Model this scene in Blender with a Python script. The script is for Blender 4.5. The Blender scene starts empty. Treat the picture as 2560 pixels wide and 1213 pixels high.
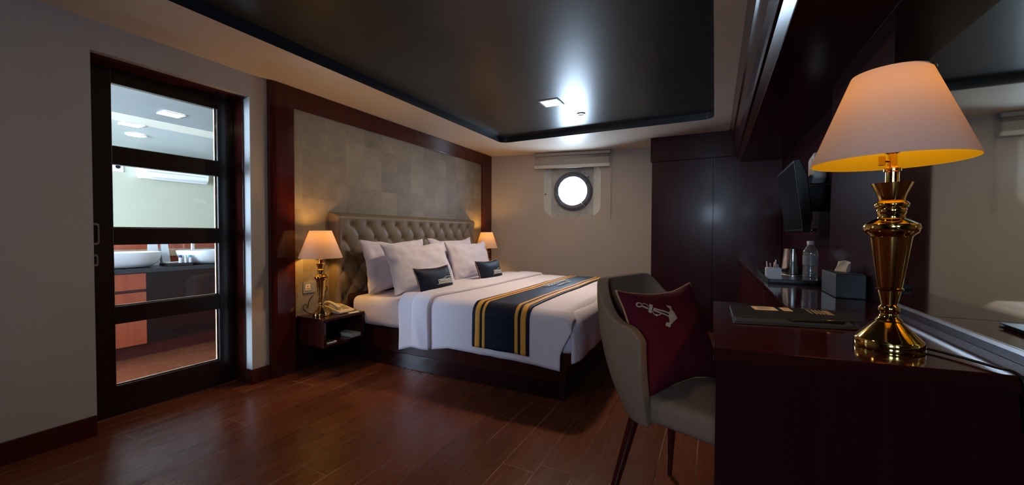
import bpy, bmesh, math, random
from mathutils import Vector, Matrix, noise
random.seed(7)
SC = bpy.context.scene
COL = SC.collection
PI = math.pi

# ------------------------------------------------------------------ camera
F_PX, YAW, PITCH, ROLL = 984.275, 0.475780, -0.0220032, 0.00345129
CAM_H = 1.10
Fv = Vector((-math.sin(YAW)*math.cos(PITCH), math.cos(YAW)*math.cos(PITCH), math.sin(PITCH)))
Rv = Vector((math.cos(YAW), math.sin(YAW), 0))
Uv = Rv.cross(Fv)
R2 = Rv*math.cos(ROLL) + Uv*math.sin(ROLL)
U2 = -Rv*math.sin(ROLL) + Uv*math.cos(ROLL)
cd = bpy.data.cameras.new('camera')
cd.sensor_width = 36.0
cd.lens = F_PX/2560*36.0
cd.clip_start = 0.02
cam = bpy.data.objects.new('camera', cd)
COL.objects.link(cam)
M = Matrix.Identity(4)
for i in range(3):
    M[i][0] = R2[i]; M[i][1] = U2[i]; M[i][2] = -Fv[i]; M[i][3] = (0, 0, CAM_H)[i]
cam.matrix_world = M
SC.camera = cam

# ------------------------------------------------------------------ view, world, daylight openings
SC.view_settings.view_transform = 'Standard'
SC.view_settings.look = 'None'
SC.view_settings.gamma = 1.0
SC.view_settings.use_curve_mapping = False
SC.view_settings.exposure = 0.12
W = bpy.data.worlds.new('daylight'); SC.world = W
W.use_nodes = True
wn = W.node_tree.nodes; wl = W.node_tree.links
bg = wn['Background']
bg.inputs[0].default_value = (0.58, 0.77, 1.0, 1)
bg.inputs[1].default_value = 60.0
try:
    SC.cycles.max_bounces = 12
    SC.cycles.diffuse_bounces = 5
    SC.cycles.glossy_bounces = 5
    SC.cycles.transparent_max_bounces = 12
    SC.cycles.sample_clamp_indirect = 6.0
    SC.cycles.caustics_reflective = False
    SC.cycles.caustics_refractive = False
    SC.cycles.use_denoising = True
except Exception:
    pass

def portal(name, loc, direction, sx, sy):
    l = bpy.data.lights.new(name, 'AREA'); l.shape = 'RECTANGLE'; l.size = sx; l.size_y = sy
    l.cycles.is_portal = True
    o = bpy.data.objects.new(name, l); COL.objects.link(o); o.location = loc
    o.rotation_euler = Vector(direction).to_track_quat('-Z', 'Y').to_euler()
    return o
portal('portal_porthole', (-1.776+0.02, 5.282+0.14, 1.705), (0.204, -0.979, 0), 0.40, 0.40)
portal('portal_bedroom', (-0.07, -2.46, 1.68), (0, 1, 0), 0.42, 0.44)
portal('portal_bathroom', (-5.15, -1.26, 1.22), (0, 1, 0), 3.1, 1.85)

def point_light(name, loc, energy, col, rad=0.03, parent=None):
    l = bpy.data.lights.new(name, 'POINT'); l.energy = energy; l.color = col; l.shadow_soft_size = rad
    o = bpy.data.objects.new(name, l); COL.objects.link(o); o.location = loc
    return o

# ------------------------------------------------------------------ material helpers
def new_mat(name):
    m = bpy.data.materials.new(name); m.use_nodes = True
    nt = m.node_tree
    return m, nt, nt.nodes['Principled BSDF']
def N(nt, t, **kw):
    n = nt.nodes.new(t)
    for k, v in kw.items():
        setattr(n, k, v)
    return n
def setv(n, **kw):
    for k, v in kw.items():
        n.inputs[k.replace('_', ' ')].default_value = v
def plain(name, col, rough=0.6, metal=0.0, spec=0.5, coat=0.0, var=0.0, vscale=8.0, bump=0.0, bscale=60.0, stretch=None):
    m, nt, b = new_mat(name)
    b.inputs['Base Color'].default_value = (*col, 1)
    b.inputs['Roughness'].default_value = rough
    b.inputs['Metallic'].default_value = metal
    b.inputs['Specular IOR Level'].default_value = spec
    b.inputs['Coat Weight'].default_value = coat
    b.inputs['Coat Roughness'].default_value = 0.08
    g = N(nt, 'ShaderNodeTexCoord')
    src = g.outputs['Object']
    if stretch:
        mp = N(nt, 'ShaderNodeMapping'); mp.inputs['Scale'].default_value = stretch
        nt.links.new(src, mp.inputs['Vector']); src = mp.outputs['Vector']
    if var > 0:
        n1 = N(nt, 'ShaderNodeTexNoise'); setv(n1, Scale=vscale, Detail=5.0)
        nt.links.new(src, n1.inputs['Vector'])
        r = N(nt, 'ShaderNodeMapRange'); setv(r, From_Min=0.3, From_Max=0.7, To_Min=1-var, To_Max=1+var)
        nt.links.new(n1.outputs['Fac'], r.inputs['Value'])
        mx = N(nt, 'ShaderNodeVectorMath', operation='SCALE'); mx.inputs[0].default_value = col
        nt.links.new(r.outputs['Result'], mx.inputs['Scale'])
        nt.links.new(mx.outputs['Vector'], b.inputs['Base Color'])
    if bump > 0:
        n2 = N(nt, 'ShaderNodeTexNoise'); setv(n2, Scale=bscale, Detail=4.0)
        nt.links.new(src, n2.inputs['Vector'])
        bp = N(nt, 'ShaderNodeBump'); setv(bp, Strength=bump, Distance=0.01)
        nt.links.new(n2.outputs['Fac'], bp.inputs['Height'])
        nt.links.new(bp.outputs['Normal'], b.inputs['Normal'])
    return m
def weave(name, col, col2, scale=260.0, rough=0.9, bump=0.3):
    m, nt, b = new_mat(name)
    g = N(nt, 'ShaderNodeTexCoord')
    n1 = N(nt, 'ShaderNodeTexNoise'); setv(n1, Scale=scale, Detail=3.0)
    nt.links.new(g.outputs['Object'], n1.inputs['Vector'])
    cr = N(nt, 'ShaderNodeMix', data_type='RGBA')
    cr.inputs[6].default_value = (*col, 1); cr.inputs[7].default_value = (*col2, 1)
    mr = N(nt, 'ShaderNodeMapRange'); setv(mr, From_Min=0.35, From_Max=0.65)
    nt.links.new(n1.outputs['Fac'], mr.inputs['Value']); nt.links.new(mr.outputs['Result'], cr.inputs[0])
    nt.links.new(cr.outputs[2], b.inputs['Base Color'])
    bp = N(nt, 'ShaderNodeBump'); setv(bp, Strength=bump, Distance=0.003)
    nt.links.new(n1.outputs['Fac'], bp.inputs['Height']); nt.links.new(bp.outputs['Normal'], b.inputs['Normal'])
    b.inputs['Roughness'].default_value = rough
    b.inputs['Specular IOR Level'].default_value = 0.2
    return m
def clear(name, tint=(1, 1, 1), refl=0.06, rough=0.02, body=0.0, bodycol=(0.8, 0.85, 0.9)):
    m = bpy.data.materials.new(name); m.use_nodes = True; nt = m.node_tree; nt.nodes.clear()
    out = N(nt, 'ShaderNodeOutputMaterial')
    tr = N(nt, 'ShaderNodeBsdfTransparent'); tr.inputs[0].default_value = (*tint, 1)
    gl = N(nt, 'ShaderNodeBsdfGlossy'); gl.inputs['Roughness'].default_value = rough
    lw = N(nt, 'ShaderNodeLayerWeight'); lw.inputs[0].default_value = 0.25
    ma = N(nt, 'ShaderNodeMapRange'); setv(ma, To_Min=refl, To_Max=0.85)
    nt.links.new(lw.outputs['Fresnel'], ma.inputs['Value'])
    mx = N(nt, 'ShaderNodeMixShader')
    nt.links.new(ma.outputs['Result'], mx.inputs[0]); nt.links.new(tr.outputs[0], mx.inputs[1]); nt.links.new(gl.outputs[0], mx.inputs[2])
    last = mx
    if body > 0:
        df = N(nt, 'ShaderNodeBsdfDiffuse'); df.inputs[0].default_value = (*bodycol, 1)
        m2 = N(nt, 'ShaderNodeMixShader'); m2.inputs[0].default_value = body
        nt.links.new(mx.outputs[0], m2.inputs[1]); nt.links.new(df.outputs[0], m2.inputs[2]); last = m2
    nt.links.new(last.outputs[0], out.inputs[0])
    return m
def emit(name, col, strength):
    m = bpy.data.materials.new(name); m.use_nodes = True; nt = m.node_tree; nt.nodes.clear()
    out = N(nt, 'ShaderNodeOutputMaterial'); e = N(nt, 'ShaderNodeEmission')
    e.inputs[0].default_value = (*col, 1); e.inputs[1].default_value = strength
    nt.links.new(e.outputs[0], out.inputs[0]); return m

def wood(name, c1, c2, rough=0.22, axis=2, coat=0.4, spec=0.5):
    """lacquered timber: stretched grain along one axis"""
    m, nt, b = new_mat(name)
    g = N(nt, 'ShaderNodeTexCoord')
    mp = N(nt, 'ShaderNodeMapping')
    s = [14, 14, 14]; s[axis] = 0.8
    mp.inputs['Scale'].default_value = s
    nt.links.new(g.outputs['Object'], mp.inputs['Vector'])
    n1 = N(nt, 'ShaderNodeTexNoise'); setv(n1, Scale=1.6, Detail=7.0, Roughness=0.6, Distortion=0.5)
    nt.links.new(mp.outputs['Vector'], n1.inputs['Vector'])
    mr = N(nt, 'ShaderNodeMapRange'); setv(mr, From_Min=0.3, From_Max=0.7)
    nt.links.new(n1.outputs['Fac'], mr.inputs['Value'])
    mx = N(nt, 'ShaderNodeMix', data_type='RGBA')
    mx.inputs[6].default_value = (*c1, 1); mx.inputs[7].default_value = (*c2, 1)
    nt.links.new(mr.outputs['Result'], mx.inputs[0]); nt.links.new(mx.outputs[2], b.inputs['Base Color'])
    b.inputs['Roughness'].default_value = rough
    b.inputs['Specular IOR Level'].default_value = spec
    b.inputs['Coat Weight'].default_value = coat
    b.inputs['Coat Roughness'].default_value = 0.10
    return m

def floor_mat():
    m, nt, b = new_mat('floor_planks')
    g = N(nt, 'ShaderNodeNewGeometry')
    sx = N(nt, 'ShaderNodeSeparateXYZ'); nt.links.new(g.outputs['Position'], sx.inputs[0])
    L = nt.links
    def math_(op, a, bb=None):
        n = N(nt, 'ShaderNodeMath', operation=op)
        for i, v in enumerate((a, bb)):
            if v is None: continue
            if isinstance(v, (int, float)): n.inputs[i].default_value = v
            else: L.new(v, n.inputs[i])
        return n.outputs[0]
    w, ln = 0.165, 0.92
    xs = math_('DIVIDE', math_('ADD', sx.outputs[0], 0.230+0.165*60), w)
    row = math_('FLOOR', xs); fx = math_('FRACT', xs)
    wn_ = N(nt, 'ShaderNodeTexWhiteNoise', noise_dimensions='1D'); L.new(row, wn_.inputs['W'])
    ys = math_('ADD', math_('DIVIDE', sx.outputs[1], ln), math_('MULTIPLY', wn_.outputs['Value'], 3.7))
    cell = math_('FLOOR', ys); fy = math_('FRACT', ys)
    cx = N(nt, 'ShaderNodeCombineXYZ'); L.new(row, cx.inputs[0]); L.new(cell, cx.inputs[1])
    w2 = N(nt, 'ShaderNodeTexWhiteNoise', noise_dimensions='2D'); L.new(cx.outputs[0], w2.inputs['Vector'])
    # grout distance
    ex = math_('MULTIPLY', math_('MINIMUM', fx, math_('SUBTRACT', 1.0, fx)), w)
    ey = math_('MULTIPLY', math_('MINIMUM', fy, math_('SUBTRACT', 1.0, fy)), ln)
    d = math_('MINIMUM', ex, ey)
    gm = N(nt, 'ShaderNodeMapRange'); setv(gm, From_Min=0.0010, From_Max=0.0026, To_Min=1.0, To_Max=0.0)
    L.new(d, gm.inputs['Value'])
    # grain
    mp = N(nt, 'ShaderNodeMapping'); mp.inputs['Scale'].default_value = (20, 2.2, 1)
    L.new(g.outputs['Position'], mp.inputs['Vector'])
    off = N(nt, 'ShaderNodeVectorMath', operation='ADD'); L.new(mp.outputs[0], off.inputs[0])
    sc = N(nt, 'ShaderNodeVectorMath', operation='SCALE'); L.new(w2.outputs['Color'], sc.inputs[0]); sc.inputs['Scale'].default_value = 40
    L.new(sc.outputs[0], off.inputs[1])
    n1 = N(nt, 'ShaderNodeTexNoise'); setv(n1, Scale=1.0, Detail=6.0, Roughness=0.65, Distortion=0.8); L.new(off.outputs[0], n1.inputs['Vector'])
    mr = N(nt, 'ShaderNodeMapRange'); setv(mr, From_Min=0.25, From_Max=0.75); L.new(n1.outputs['Fac'], mr.inputs['Value'])
    mx = N(nt, 'ShaderNodeMix', data_type='RGBA'); L.new(mr.outputs['Result'], mx.inputs[0])
    mx.inputs[6].default_value = (*FLOOR1, 1); mx.inputs[7].default_value = (*FLOOR2, 1)
    tint = N(nt, 'ShaderNodeMapRange'); setv(tint, To_Min=0.82, To_Max=1.15); L.new(w2.outputs['Value'], tint.inputs['Value'])
    vm = N(nt, 'ShaderNodeVectorMath', operation='SCALE'); L.new(mx.outputs[2], vm.inputs[0]); L.new(tint.outputs['Result'], vm.inputs['Scale'])
    gx = N(nt, 'ShaderNodeMix', data_type='RGBA'); L.new(gm.outputs['Result'], gx.inputs[0]); L.new(vm.outputs[0], gx.inputs[6])
    # grout colour wanders between pale and dark
    gn = N(nt, 'ShaderNodeTexNoise'); setv(gn, Scale=1.7, Detail=2.0); L.new(g.outputs['Position'], gn.inputs['Vector'])
    gr = N(nt, 'ShaderNodeMapRange'); setv(gr, From_Min=0.45, From_Max=0.62); L.new(gn.outputs['Fac'], gr.inputs['Value'])
    gc = N(nt, 'ShaderNodeMix', data_type='RGBA'); L.new(gr.outputs['Result'], gc.inputs[0])
    gc.inputs[6].default_value = (0.03, 0.012, 0.008, 1); gc.inputs[7].default_value = (0.42, 0.28, 0.20, 1)
    L.new(gc.outputs[2], gx.inputs[7])
    L.new(gx.outputs[2], b.inputs['Base Color'])
    rr = N(nt, 'ShaderNodeMapRange'); setv(rr, To_Min=0.20, To_Max=0.34); L.new(n1.outputs['Fac'], rr.inputs['Value'])
    L.new(rr.outputs['Result'], b.inputs['Roughness'])
    b.inputs['Specular IOR Level'].default_value = 0.27
    bp = N(nt, 'ShaderNodeBump'); setv(bp, Strength=0.06, Distance=0.002)
    hh = math_('SUBTRACT', math_('MULTIPLY', n1.outputs['Fac'], 0.4), gm.outputs['Result']); L.new(hh, bp.inputs['Height'])
    L.new(bp.outputs['Normal'], b.inputs['Normal'])
    return m
FLOOR1 = (0.118, 0.032, 0.013); FLOOR2 = (0.155, 0.044, 0.019)

def wallpaper_mat():
    m, nt, b = new_mat('patchwork_wallpaper'); L = nt.links
    g = N(nt, 'ShaderNodeNewGeometry'); s = N(nt, 'ShaderNodeSeparateXYZ'); L.new(g.outputs['Position'], s.inputs[0])
    def mt(op, a, bb=None):
        n = N(nt, 'ShaderNodeMath', operation=op)
        for i, v in enumerate((a, bb)):
            if v is None: continue
            if isinstance(v, (int, float)): n.inputs[i].default_value = v
            else: L.new(v, n.inputs[i])
        return n.outputs[0]
    cy = mt('FLOOR', mt('DIVIDE', mt('ADD', s.outputs[1], 0.07), 0.212))
    w1 = N(nt, 'ShaderNodeTexWhiteNoise', noise_dimensions='1D'); L.new(cy, w1.inputs['W'])
    cz = mt('FLOOR', mt('DIVIDE', mt('ADD', s.outputs[2], mt('MULTIPLY', w1.outputs['Value'], 0.6)), 0.20))
    c = N(nt, 'ShaderNodeCombineXYZ'); L.new(cy, c.inputs[0]); L.new(cz, c.inputs[1])
    w2 = N(nt, 'ShaderNodeTexWhiteNoise', noise_dimensions='2D'); L.new(c.outputs[0], w2.inputs['Vector'])
    n1 = N(nt, 'ShaderNodeTexNoise'); setv(n1, Scale=5.0, Detail=9.0, Roughness=0.72); L.new(g.outputs['Position'], n1.inputs['Vector'])
    sc = N(nt, 'ShaderNodeVectorMath', operation='SCALE'); L.new(w2.outputs['Color'], sc.inputs[0]); sc.inputs['Scale'].default_value = 9
    ad = N(nt, 'ShaderNodeVectorMath', operation='ADD'); L.new(sc.outputs[0], ad.inputs[0]); L.new(g.outputs['Position'], ad.inputs[1])
    L.new(ad.outputs[0], n1.inputs['Vector'])
    v = mt('ADD', mt('MULTIPLY', w2.outputs['Value'], 0.28), mt('MULTIPLY', n1.outputs['Fac'], 1.15))
    mr = N(nt, 'ShaderNodeMapRange'); setv(mr, From_Min=0.25, From_Max=1.10); L.new(v, mr.inputs['Value'])
    mx = N(nt, 'ShaderNodeMix', data_type='RGBA'); L.new(mr.outputs['Result'], mx.inputs[0])
    mx.inputs[6].default_value = (0.115, 0.092, 0.072, 1); mx.inputs[7].default_value = (0.32, 0.27, 0.205, 1)
    L.new(mx.outputs[2], b.inputs['Base Color'])
    b.inputs['Roughness'].default_value = 0.55
    bp = N(nt, 'ShaderNodeBump'); setv(bp, Strength=0.2, Distance=0.003); L.new(v, bp.inputs['Height']); L.new(bp.outputs['Normal'], b.inputs['Normal'])
    return m

def shade_mat():
    m = bpy.data.materials.new('lampshade_fabric'); m.use_nodes = True; nt = m.node_tree; nt.nodes.clear()
    out = N(nt, 'ShaderNodeOutputMaterial')
    d = N(nt, 'ShaderNodeBsdfDiffuse'); di = N(nt, 'ShaderNodeBsdfDiffuse'); t = N(nt, 'ShaderNodeBsdfTranslucent')
    d.inputs[0].default_value = (0.64, 0.57, 0.54, 1); di.inputs[0].default_value = (0.16, 0.13, 0.010, 1)
    t.inputs[0].default_value = (0.92, 0.58, 0.10, 1)
    g = N(nt, 'ShaderNodeNewGeometry')
    side = N(nt, 'ShaderNodeMixShader')      # white cloth outside; gold inside, darkened in colour so the glow keeps its tone
    nt.links.new(g.outputs['Backfacing'], side.inputs[0]); nt.links.new(d.outputs[0], side.inputs[1]); nt.links.new(di.outputs[0], side.inputs[2])
    mx = N(nt, 'ShaderNodeMixShader'); mx.inputs[0].default_value = 0.045
    nt.links.new(side.outputs[0], mx.inputs[1]); nt.links.new(t.outputs[0], mx.inputs[2]); nt.links.new(mx.outputs[0], out.inputs[0])
    return m

MT = dict(
    wall=plain('beige_wall_paint', (0.46, 0.41, 0.375), 0.8, var=0.03, vscale=3, bump=0.12, bscale=350),
    ceil=plain('beige_ceiling_paint', (0.74, 0.64, 0.53), 0.42, spec=0.28, bump=0.03, bscale=12),
    tray=plain('charcoal_satin_ceiling', (0.034, 0.036, 0.038), 0.33, spec=0.38, var=0.1, bump=0.05, bscale=5),
    trayedge=plain('charcoal_ceiling_lip', (0.012, 0.016, 0.022), 0.5),
    mahog=wood('mahogany_lacquer', (0.045, 0.007, 0.006), (0.075, 0.013, 0.010), rough=0.13, coat=0.0, spec=0.42),
    mahogy=wood('mahogany_lacquer_horizontal', (0.026, 0.005, 0.005), (0.042, 0.008, 0.007), axis=1, rough=0.22, coat=0.0, spec=0.35),
    dark=wood('dark_wenge_lacquer', (0.018, 0.003, 0.005), (0.034, 0.005, 0.009), rough=0.28, spec=0.16, coat=0.05),
    doorw=wood('door_dark_timber', (0.010, 0.004, 0.003), (0.020, 0.007, 0.005), rough=0.35),
    desk=wood('desk_mahogany_gloss', (0.030, 0.005, 0.006), (0.048, 0.008, 0.008), rough=0.10, axis=0, coat=0.2, spec=0.45),
    bathwood=wood('bathroom_red_wood', (0.30, 0.052, 0.018), (0.42, 0.085, 0.030), rough=0.35),
    plinth=wood('plinth_dark_gloss', (0.014, 0.003, 0.004), (0.024, 0.005, 0.006), rough=0.14, axis=0, coat=0.0, spec=0.6),
    floor=floor_mat(), paper=wallpaper_mat(), shade=shade_mat(),
    brass=plain('polished_brass', (0.78, 0.52, 0.16), 0.09, metal=1.0),
    chrome=plain('brushed_steel', (0.72, 0.72, 0.72), 0.16, metal=1.0, var=0.05, vscale=30, stretch=(1, 1, 0.05)),
    leather=plain('taupe_leather', (0.190, 0.145, 0.098), 0.45, spec=0.5, var=0.06, vscale=6, bump=0.12, bscale=120),
    linen=plain('white_bed_linen', (0.79, 0.74, 0.84), 0.85, spec=0.2, bump=0.55, bscale=9),
    linen2=plain('white_cotton_sheet', (0.77, 0.74, 0.86), 0.85, spec=0.2, bump=0.5, bscale=7),
    navy=weave('navy_satin', (0.006, 0.009, 0.025), (0.010, 0.014, 0.036), 90, rough=0.55, bump=0.15),
    gold=weave('gold_ribbon', (0.72, 0.34, 0.05), (0.86, 0.44, 0.09), 150, rough=0.6),
    thread=plain('silver_grey_embroidery', (0.62, 0.64, 0.60), 0.6),
    piping=plain('tan_piping', (0.52, 0.29, 0.14), 0.7),
    anchor=weave('khaki_applique', (0.46, 0.42, 0.31), (0.54, 0.50, 0.38), 300),
    red=weave('crimson_cushion_cloth', (0.085, 0.004, 0.014), (0.11, 0.006, 0.018), 500),
    tweed=weave('grey_brown_tweed', (0.205, 0.138, 0.096), (0.335, 0.232, 0.168), 520, bump=0.2),
    black=plain('black_plastic', (0.006, 0.006, 0.008), 0.4, spec=0.25),
    leatherette=plain('black_leatherette', (0.012, 0.012, 0.013), 0.42, bump=0.15, bscale=300),
    boxgrey=plain('slate_leatherette', (0.030, 0.040, 0.052), 0.45, bump=0.15, bscale=250),
    white=plain('white_plastic', (0.72, 0.73, 0.74), 0.4),
    cream=plain('cream_phone_plastic', (0.66, 0.58, 0.42), 0.4),
    pagegrey=plain('grey_page_edges', (0.03, 0.034, 0.042), 0.5),
    paperw=plain('white_paper', (0.75, 0.72, 0.66), 0.8),
    paperc=plain('cream_card', (0.80, 0.62, 0.42), 0.75),
    ceramic=plain('white_ceramic', (0.78, 0.82, 0.84), 0.12, spec=0.6),
    blind=plain('greige_blind_fabric', (0.36, 0.33, 0.30), 0.8),
    blindbar=plain('cream_blind_bar', (0.62, 0.59, 0.53), 0.45),
    hull=plain('worn_hull_paint', (0.42, 0.42, 0.43), 0.6, var=0.18, vscale=9, bump=0.2, bscale=30),
    reveal=plain('cream_reveal_paint', (0.72, 0.72, 0.68), 0.55, var=0.05, vscale=14),
    ring=plain('chipped_grey_ring_paint', (0.12, 0.13, 0.16), 0.5, var=0.35, vscale=16, bump=0.6, bscale=40),
    silver=plain('silver_latch', (0.75, 0.75, 0.76), 0.25, metal=1.0),
    pane=clear('door_glass', refl=0.03),
    pglass=clear('porthole_glass', refl=0.03),
    plastic=clear('clear_bottle_plastic', tint=(0.88, 0.90, 0.93), refl=0.10, rough=0.05, body=0.10),
    glassw=clear('tumbler_glass', tint=(0.9, 0.92, 0.93), refl=0.1, rough=0.02, body=0.05),
    mirror=plain('mirror_silver', (0.68, 0.76, 0.73), 0.035, metal=1.0),
    bathwall=plain('bathroom_wall_paint', (0.40, 0.41, 0.31), 0.75),
    bathceil=plain('bathroom_grey_ceiling', (0.20, 0.22, 0.22), 0.35, var=0.1, vscale=2),
    bathceil2=plain('bathroom_cream_beam', (0.62, 0.60, 0.50), 0.6),
    bathceil3=plain('bathroom_sage_ceiling', (0.38, 0.42, 0.40), 0.4),
    counter=plain('charcoal_stone', (0.028, 0.032, 0.038), 0.3),
    marble=plain('brown_marble_strip', (0.45, 0.30, 0.18), 0.4, var=0.25, vscale=20),
    warm=emit('warm_downlight', (1.0, 0.75, 0.50), 320.0),
    warm2=emit('warm_downlight_dim', (1.0, 0.75, 0.50), 50.0),
    cool=emit('cool_downlight', (0.85, 0.95, 1.0), 35.0),
    trim=plain('trim_white_gloss', (0.7, 0.72, 0.72), 0.4),
    jamb=plain('pale_jamb_paint', (0.66, 0.68, 0.68), 0.6),
    blue=plain('navy_cap', (0.02, 0.02, 0.12), 0.4),
    cyan=plain('turquoise_cap', (0.05, 0.40, 0.50), 0.4),
    screen=plain('television_screen', (0.003, 0.003, 0.005), 0.2, spec=0.3),
    ink=plain('printed_ink', (0.12, 0.08, 0.05), 0.7),
    goldink=plain('gold_foil_print', (0.45, 0.34, 0.18), 0.4),
)

# ------------------------------------------------------------------ object helpers
MATX = {}
def new_bm(): return bmesh.new()
def thing(name, label, cat, loc=(0, 0, 0), rz=0.0, group=None):
    o = bpy.data.objects.new(name, None); COL.objects.link(o)
    o.empty_display_size = 0.1
    o.location = loc; o.rotation_euler = (0, 0, rz)
    o['label'] = label; o['category'] = cat
    if group: o['group'] = group
    MATX[o.name] = Matrix.Translation(Vector(loc)) @ Matrix.Rotation(rz, 4, 'Z')
    return o
def obj(name, bm, mat, parent=None, smooth=False, bevel=0.0, seg=2, label=None, local=False, kind=None, sub=0, solid=0.0, autos=None, recalc=True):
    if recalc: bmesh.ops.recalc_face_normals(bm, faces=bm.faces[:])
    if parent is not None and not local:
        bmesh.ops.transform(bm, matrix=MATX[parent.name].inverted(), verts=bm.verts[:])
    me = bpy.data.meshes.new(name); bm.to_mesh(me); bm.free()
    me.materials.append(MT[mat])
    if smooth:
        for p in me.polygons: p.use_smooth = True
        if autos: me.set_sharp_from_angle(angle=math.radians(autos))
    o = bpy.data.objects.new(name, me); COL.objects.link(o)
    if parent is not None:
        o.parent = parent
        MATX[o.name] = MATX[parent.name]
    else:
        MATX[o.name] = Matrix.Identity(4)
    if solid:
        s = o.modifiers.new('thickness', 'SOLIDIFY'); s.thickness = abs(solid); s.offset = -1 if solid > 0 else 1
    if bevel:
        b = o.modifiers.new('bevel', 'BEVEL'); b.width = bevel; b.segments = seg; b.limit_method = 'ANGLE'; b.angle_limit = math.radians(40)
    if sub:
        s = o.modifiers.new('subdivision', 'SUBSURF'); s.levels = sub; s.render_levels = sub
    if label: o['label'] = label
    if kind: o['kind'] = kind
    return o
def tag(o, label, cat, group=None):
    o['label'] = label; o['category'] = cat
    if group: o['group'] = group
    return o
def struct(name, bm, mat, **kw):
    return obj(name, bm, mat, kind='structure', **kw)
def box(bm, x0, x1, y0, y1, z0, z1):
    v = [bm.verts.new((x, y, z)) for x in (x0, x1) for y in (y0, y1) for z in (z0, z1)]
    for f in ((0, 1, 3, 2), (4, 6, 7, 5), (0, 4, 5, 1), (2, 3, 7, 6), (0, 2, 6, 4), (1, 5, 7, 3)):
        bm.faces.new([v[i] for i in f])
    return v
def bx(*a):
    bm = new_bm(); box(bm, *a); return bm
def lathe(bm, prof, n=32, c=(0, 0, 0), cap=True):
    rings = []
    for r, z in prof:
        rings.append([bm.verts.new((c[0]+r*math.cos(2*PI*i/n), c[1]+r*math.sin(2*PI*i/n), c[2]+z)) for i in range(n)])
    for a, b in zip(rings, rings[1:]):
        for i in range(n):
            bm.faces.new((a[i], a[(i+1) % n], b[(i+1) % n], b[i]))
    if cap:
        if prof[0][0] > 1e-5: bm.faces.new(rings[0][::-1])
        if prof[-1][0] > 1e-5: bm.faces.new(rings[-1])
    return rings
def tube(bm, pts, r, n=8, closed=False):
    pts = [Vector(p) for p in pts]; rings = []; m = len(pts)
    up = Vector((0, 0, 1)); prev = None
    rr = r if isinstance(r, (list, tuple)) else [r]*m
    for i, p in enumerate(pts):
        if closed: t = pts[(i+1) % m]-pts[(i-1) % m]
        else: t = pts[min(i+1, m-1)]-pts[max(i-1, 0)]
        t.normalize()
        if prev is None:
            a = t.cross(up)
            if a.length < 1e-3: a = t.cross(Vector((1, 0, 0)))
        else:
            a = prev - t*prev.dot(t)
            if a.length < 1e-4: a = t.cross(up)
        a.normalize(); prev = a; b = t.cross(a)
        rings.append([bm.verts.new(p+(a*math.cos(2*PI*k/n)+b*math.sin(2*PI*k/n))*rr[i]) for k in range(n)])
    L = m if closed else m-1
    for i in range(L):
        A, B = rings[i], rings[(i+1) % m]
        for k in range(n):
            bm.faces.new((A[k], A[(k+1) % n], B[(k+1) % n], B[k]))
    if not closed:
        bm.faces.new(rings[0][::-1]); bm.faces.new(rings[-1])
def smooth_path(pts, k=6):
    """Catmull-Rom"""
    P = [Vector(p) for p in pts]; out = []
    for i in range(len(P)-1):
        p0 = P[max(i-1, 0)]; p1 = P[i]; p2 = P[i+1]; p3 = P[min(i+2, len(P)-1)]
        for j in range(k):
            t = j/k
            out.append(0.5*((2*p1)+(p2-p0)*t+(2*p0-5*p1+4*p2-p3)*t*t+(3*p1-p0-3*p2+p3)*t**3))
    out.append(P[-1]); return out
def prism(bm, poly, h, axis='z', base=0.0):
    """extrude a 2D polygon; axis z: (x,y); axis x: (y,z); axis y: (x,z)"""
    def mk(a, b, c):
        return {'z': (a, b, c), 'x': (c, a, b), 'y': (a, c, b)}[axis]
    lo = [bm.verts.new(mk(a, b, base)) for a, b in poly]; hi = [bm.verts.new(mk(a, b, base+h)) for a, b in poly]
    n = len(poly)
    bm.faces.new(lo[::-1]); bm.faces.new(hi)
    for i in range(n): bm.faces.new((lo[i], lo[(i+1) % n], hi[(i+1) % n], hi[i]))
def grid(bm, fn, us, vs):
    V = [[bm.verts.new(fn(u, v)) for v in vs] for u in us]
    for i in range(len(us)-1):
        for j in range(len(vs)-1):
            bm.faces.new((V[i][j], V[i+1][j], V[i+1][j+1], V[i][j+1]))
    return V
def lin(a, b, n): return [a+(b-a)*i/(n-1) for i in range(n)]
def rrect(x0, x1, y0, y1, r, k=8):
    pts = []
    for cx, cy, a0 in ((x1-r, y1-r, 0), (x0+r, y1-r, PI/2), (x0+r, y0+r, PI), (x1-r, y0+r, 3*PI/2)):
        for i in range(k+1):
            a = a0+PI/2*i/k; pts.append((cx+r*math.cos(a), cy+r*math.sin(a)))
    return pts
def sstep(a, b, x):
    t = min(1, max(0, (x-a)/(b-a))); return t*t*(3-2*t)
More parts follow.
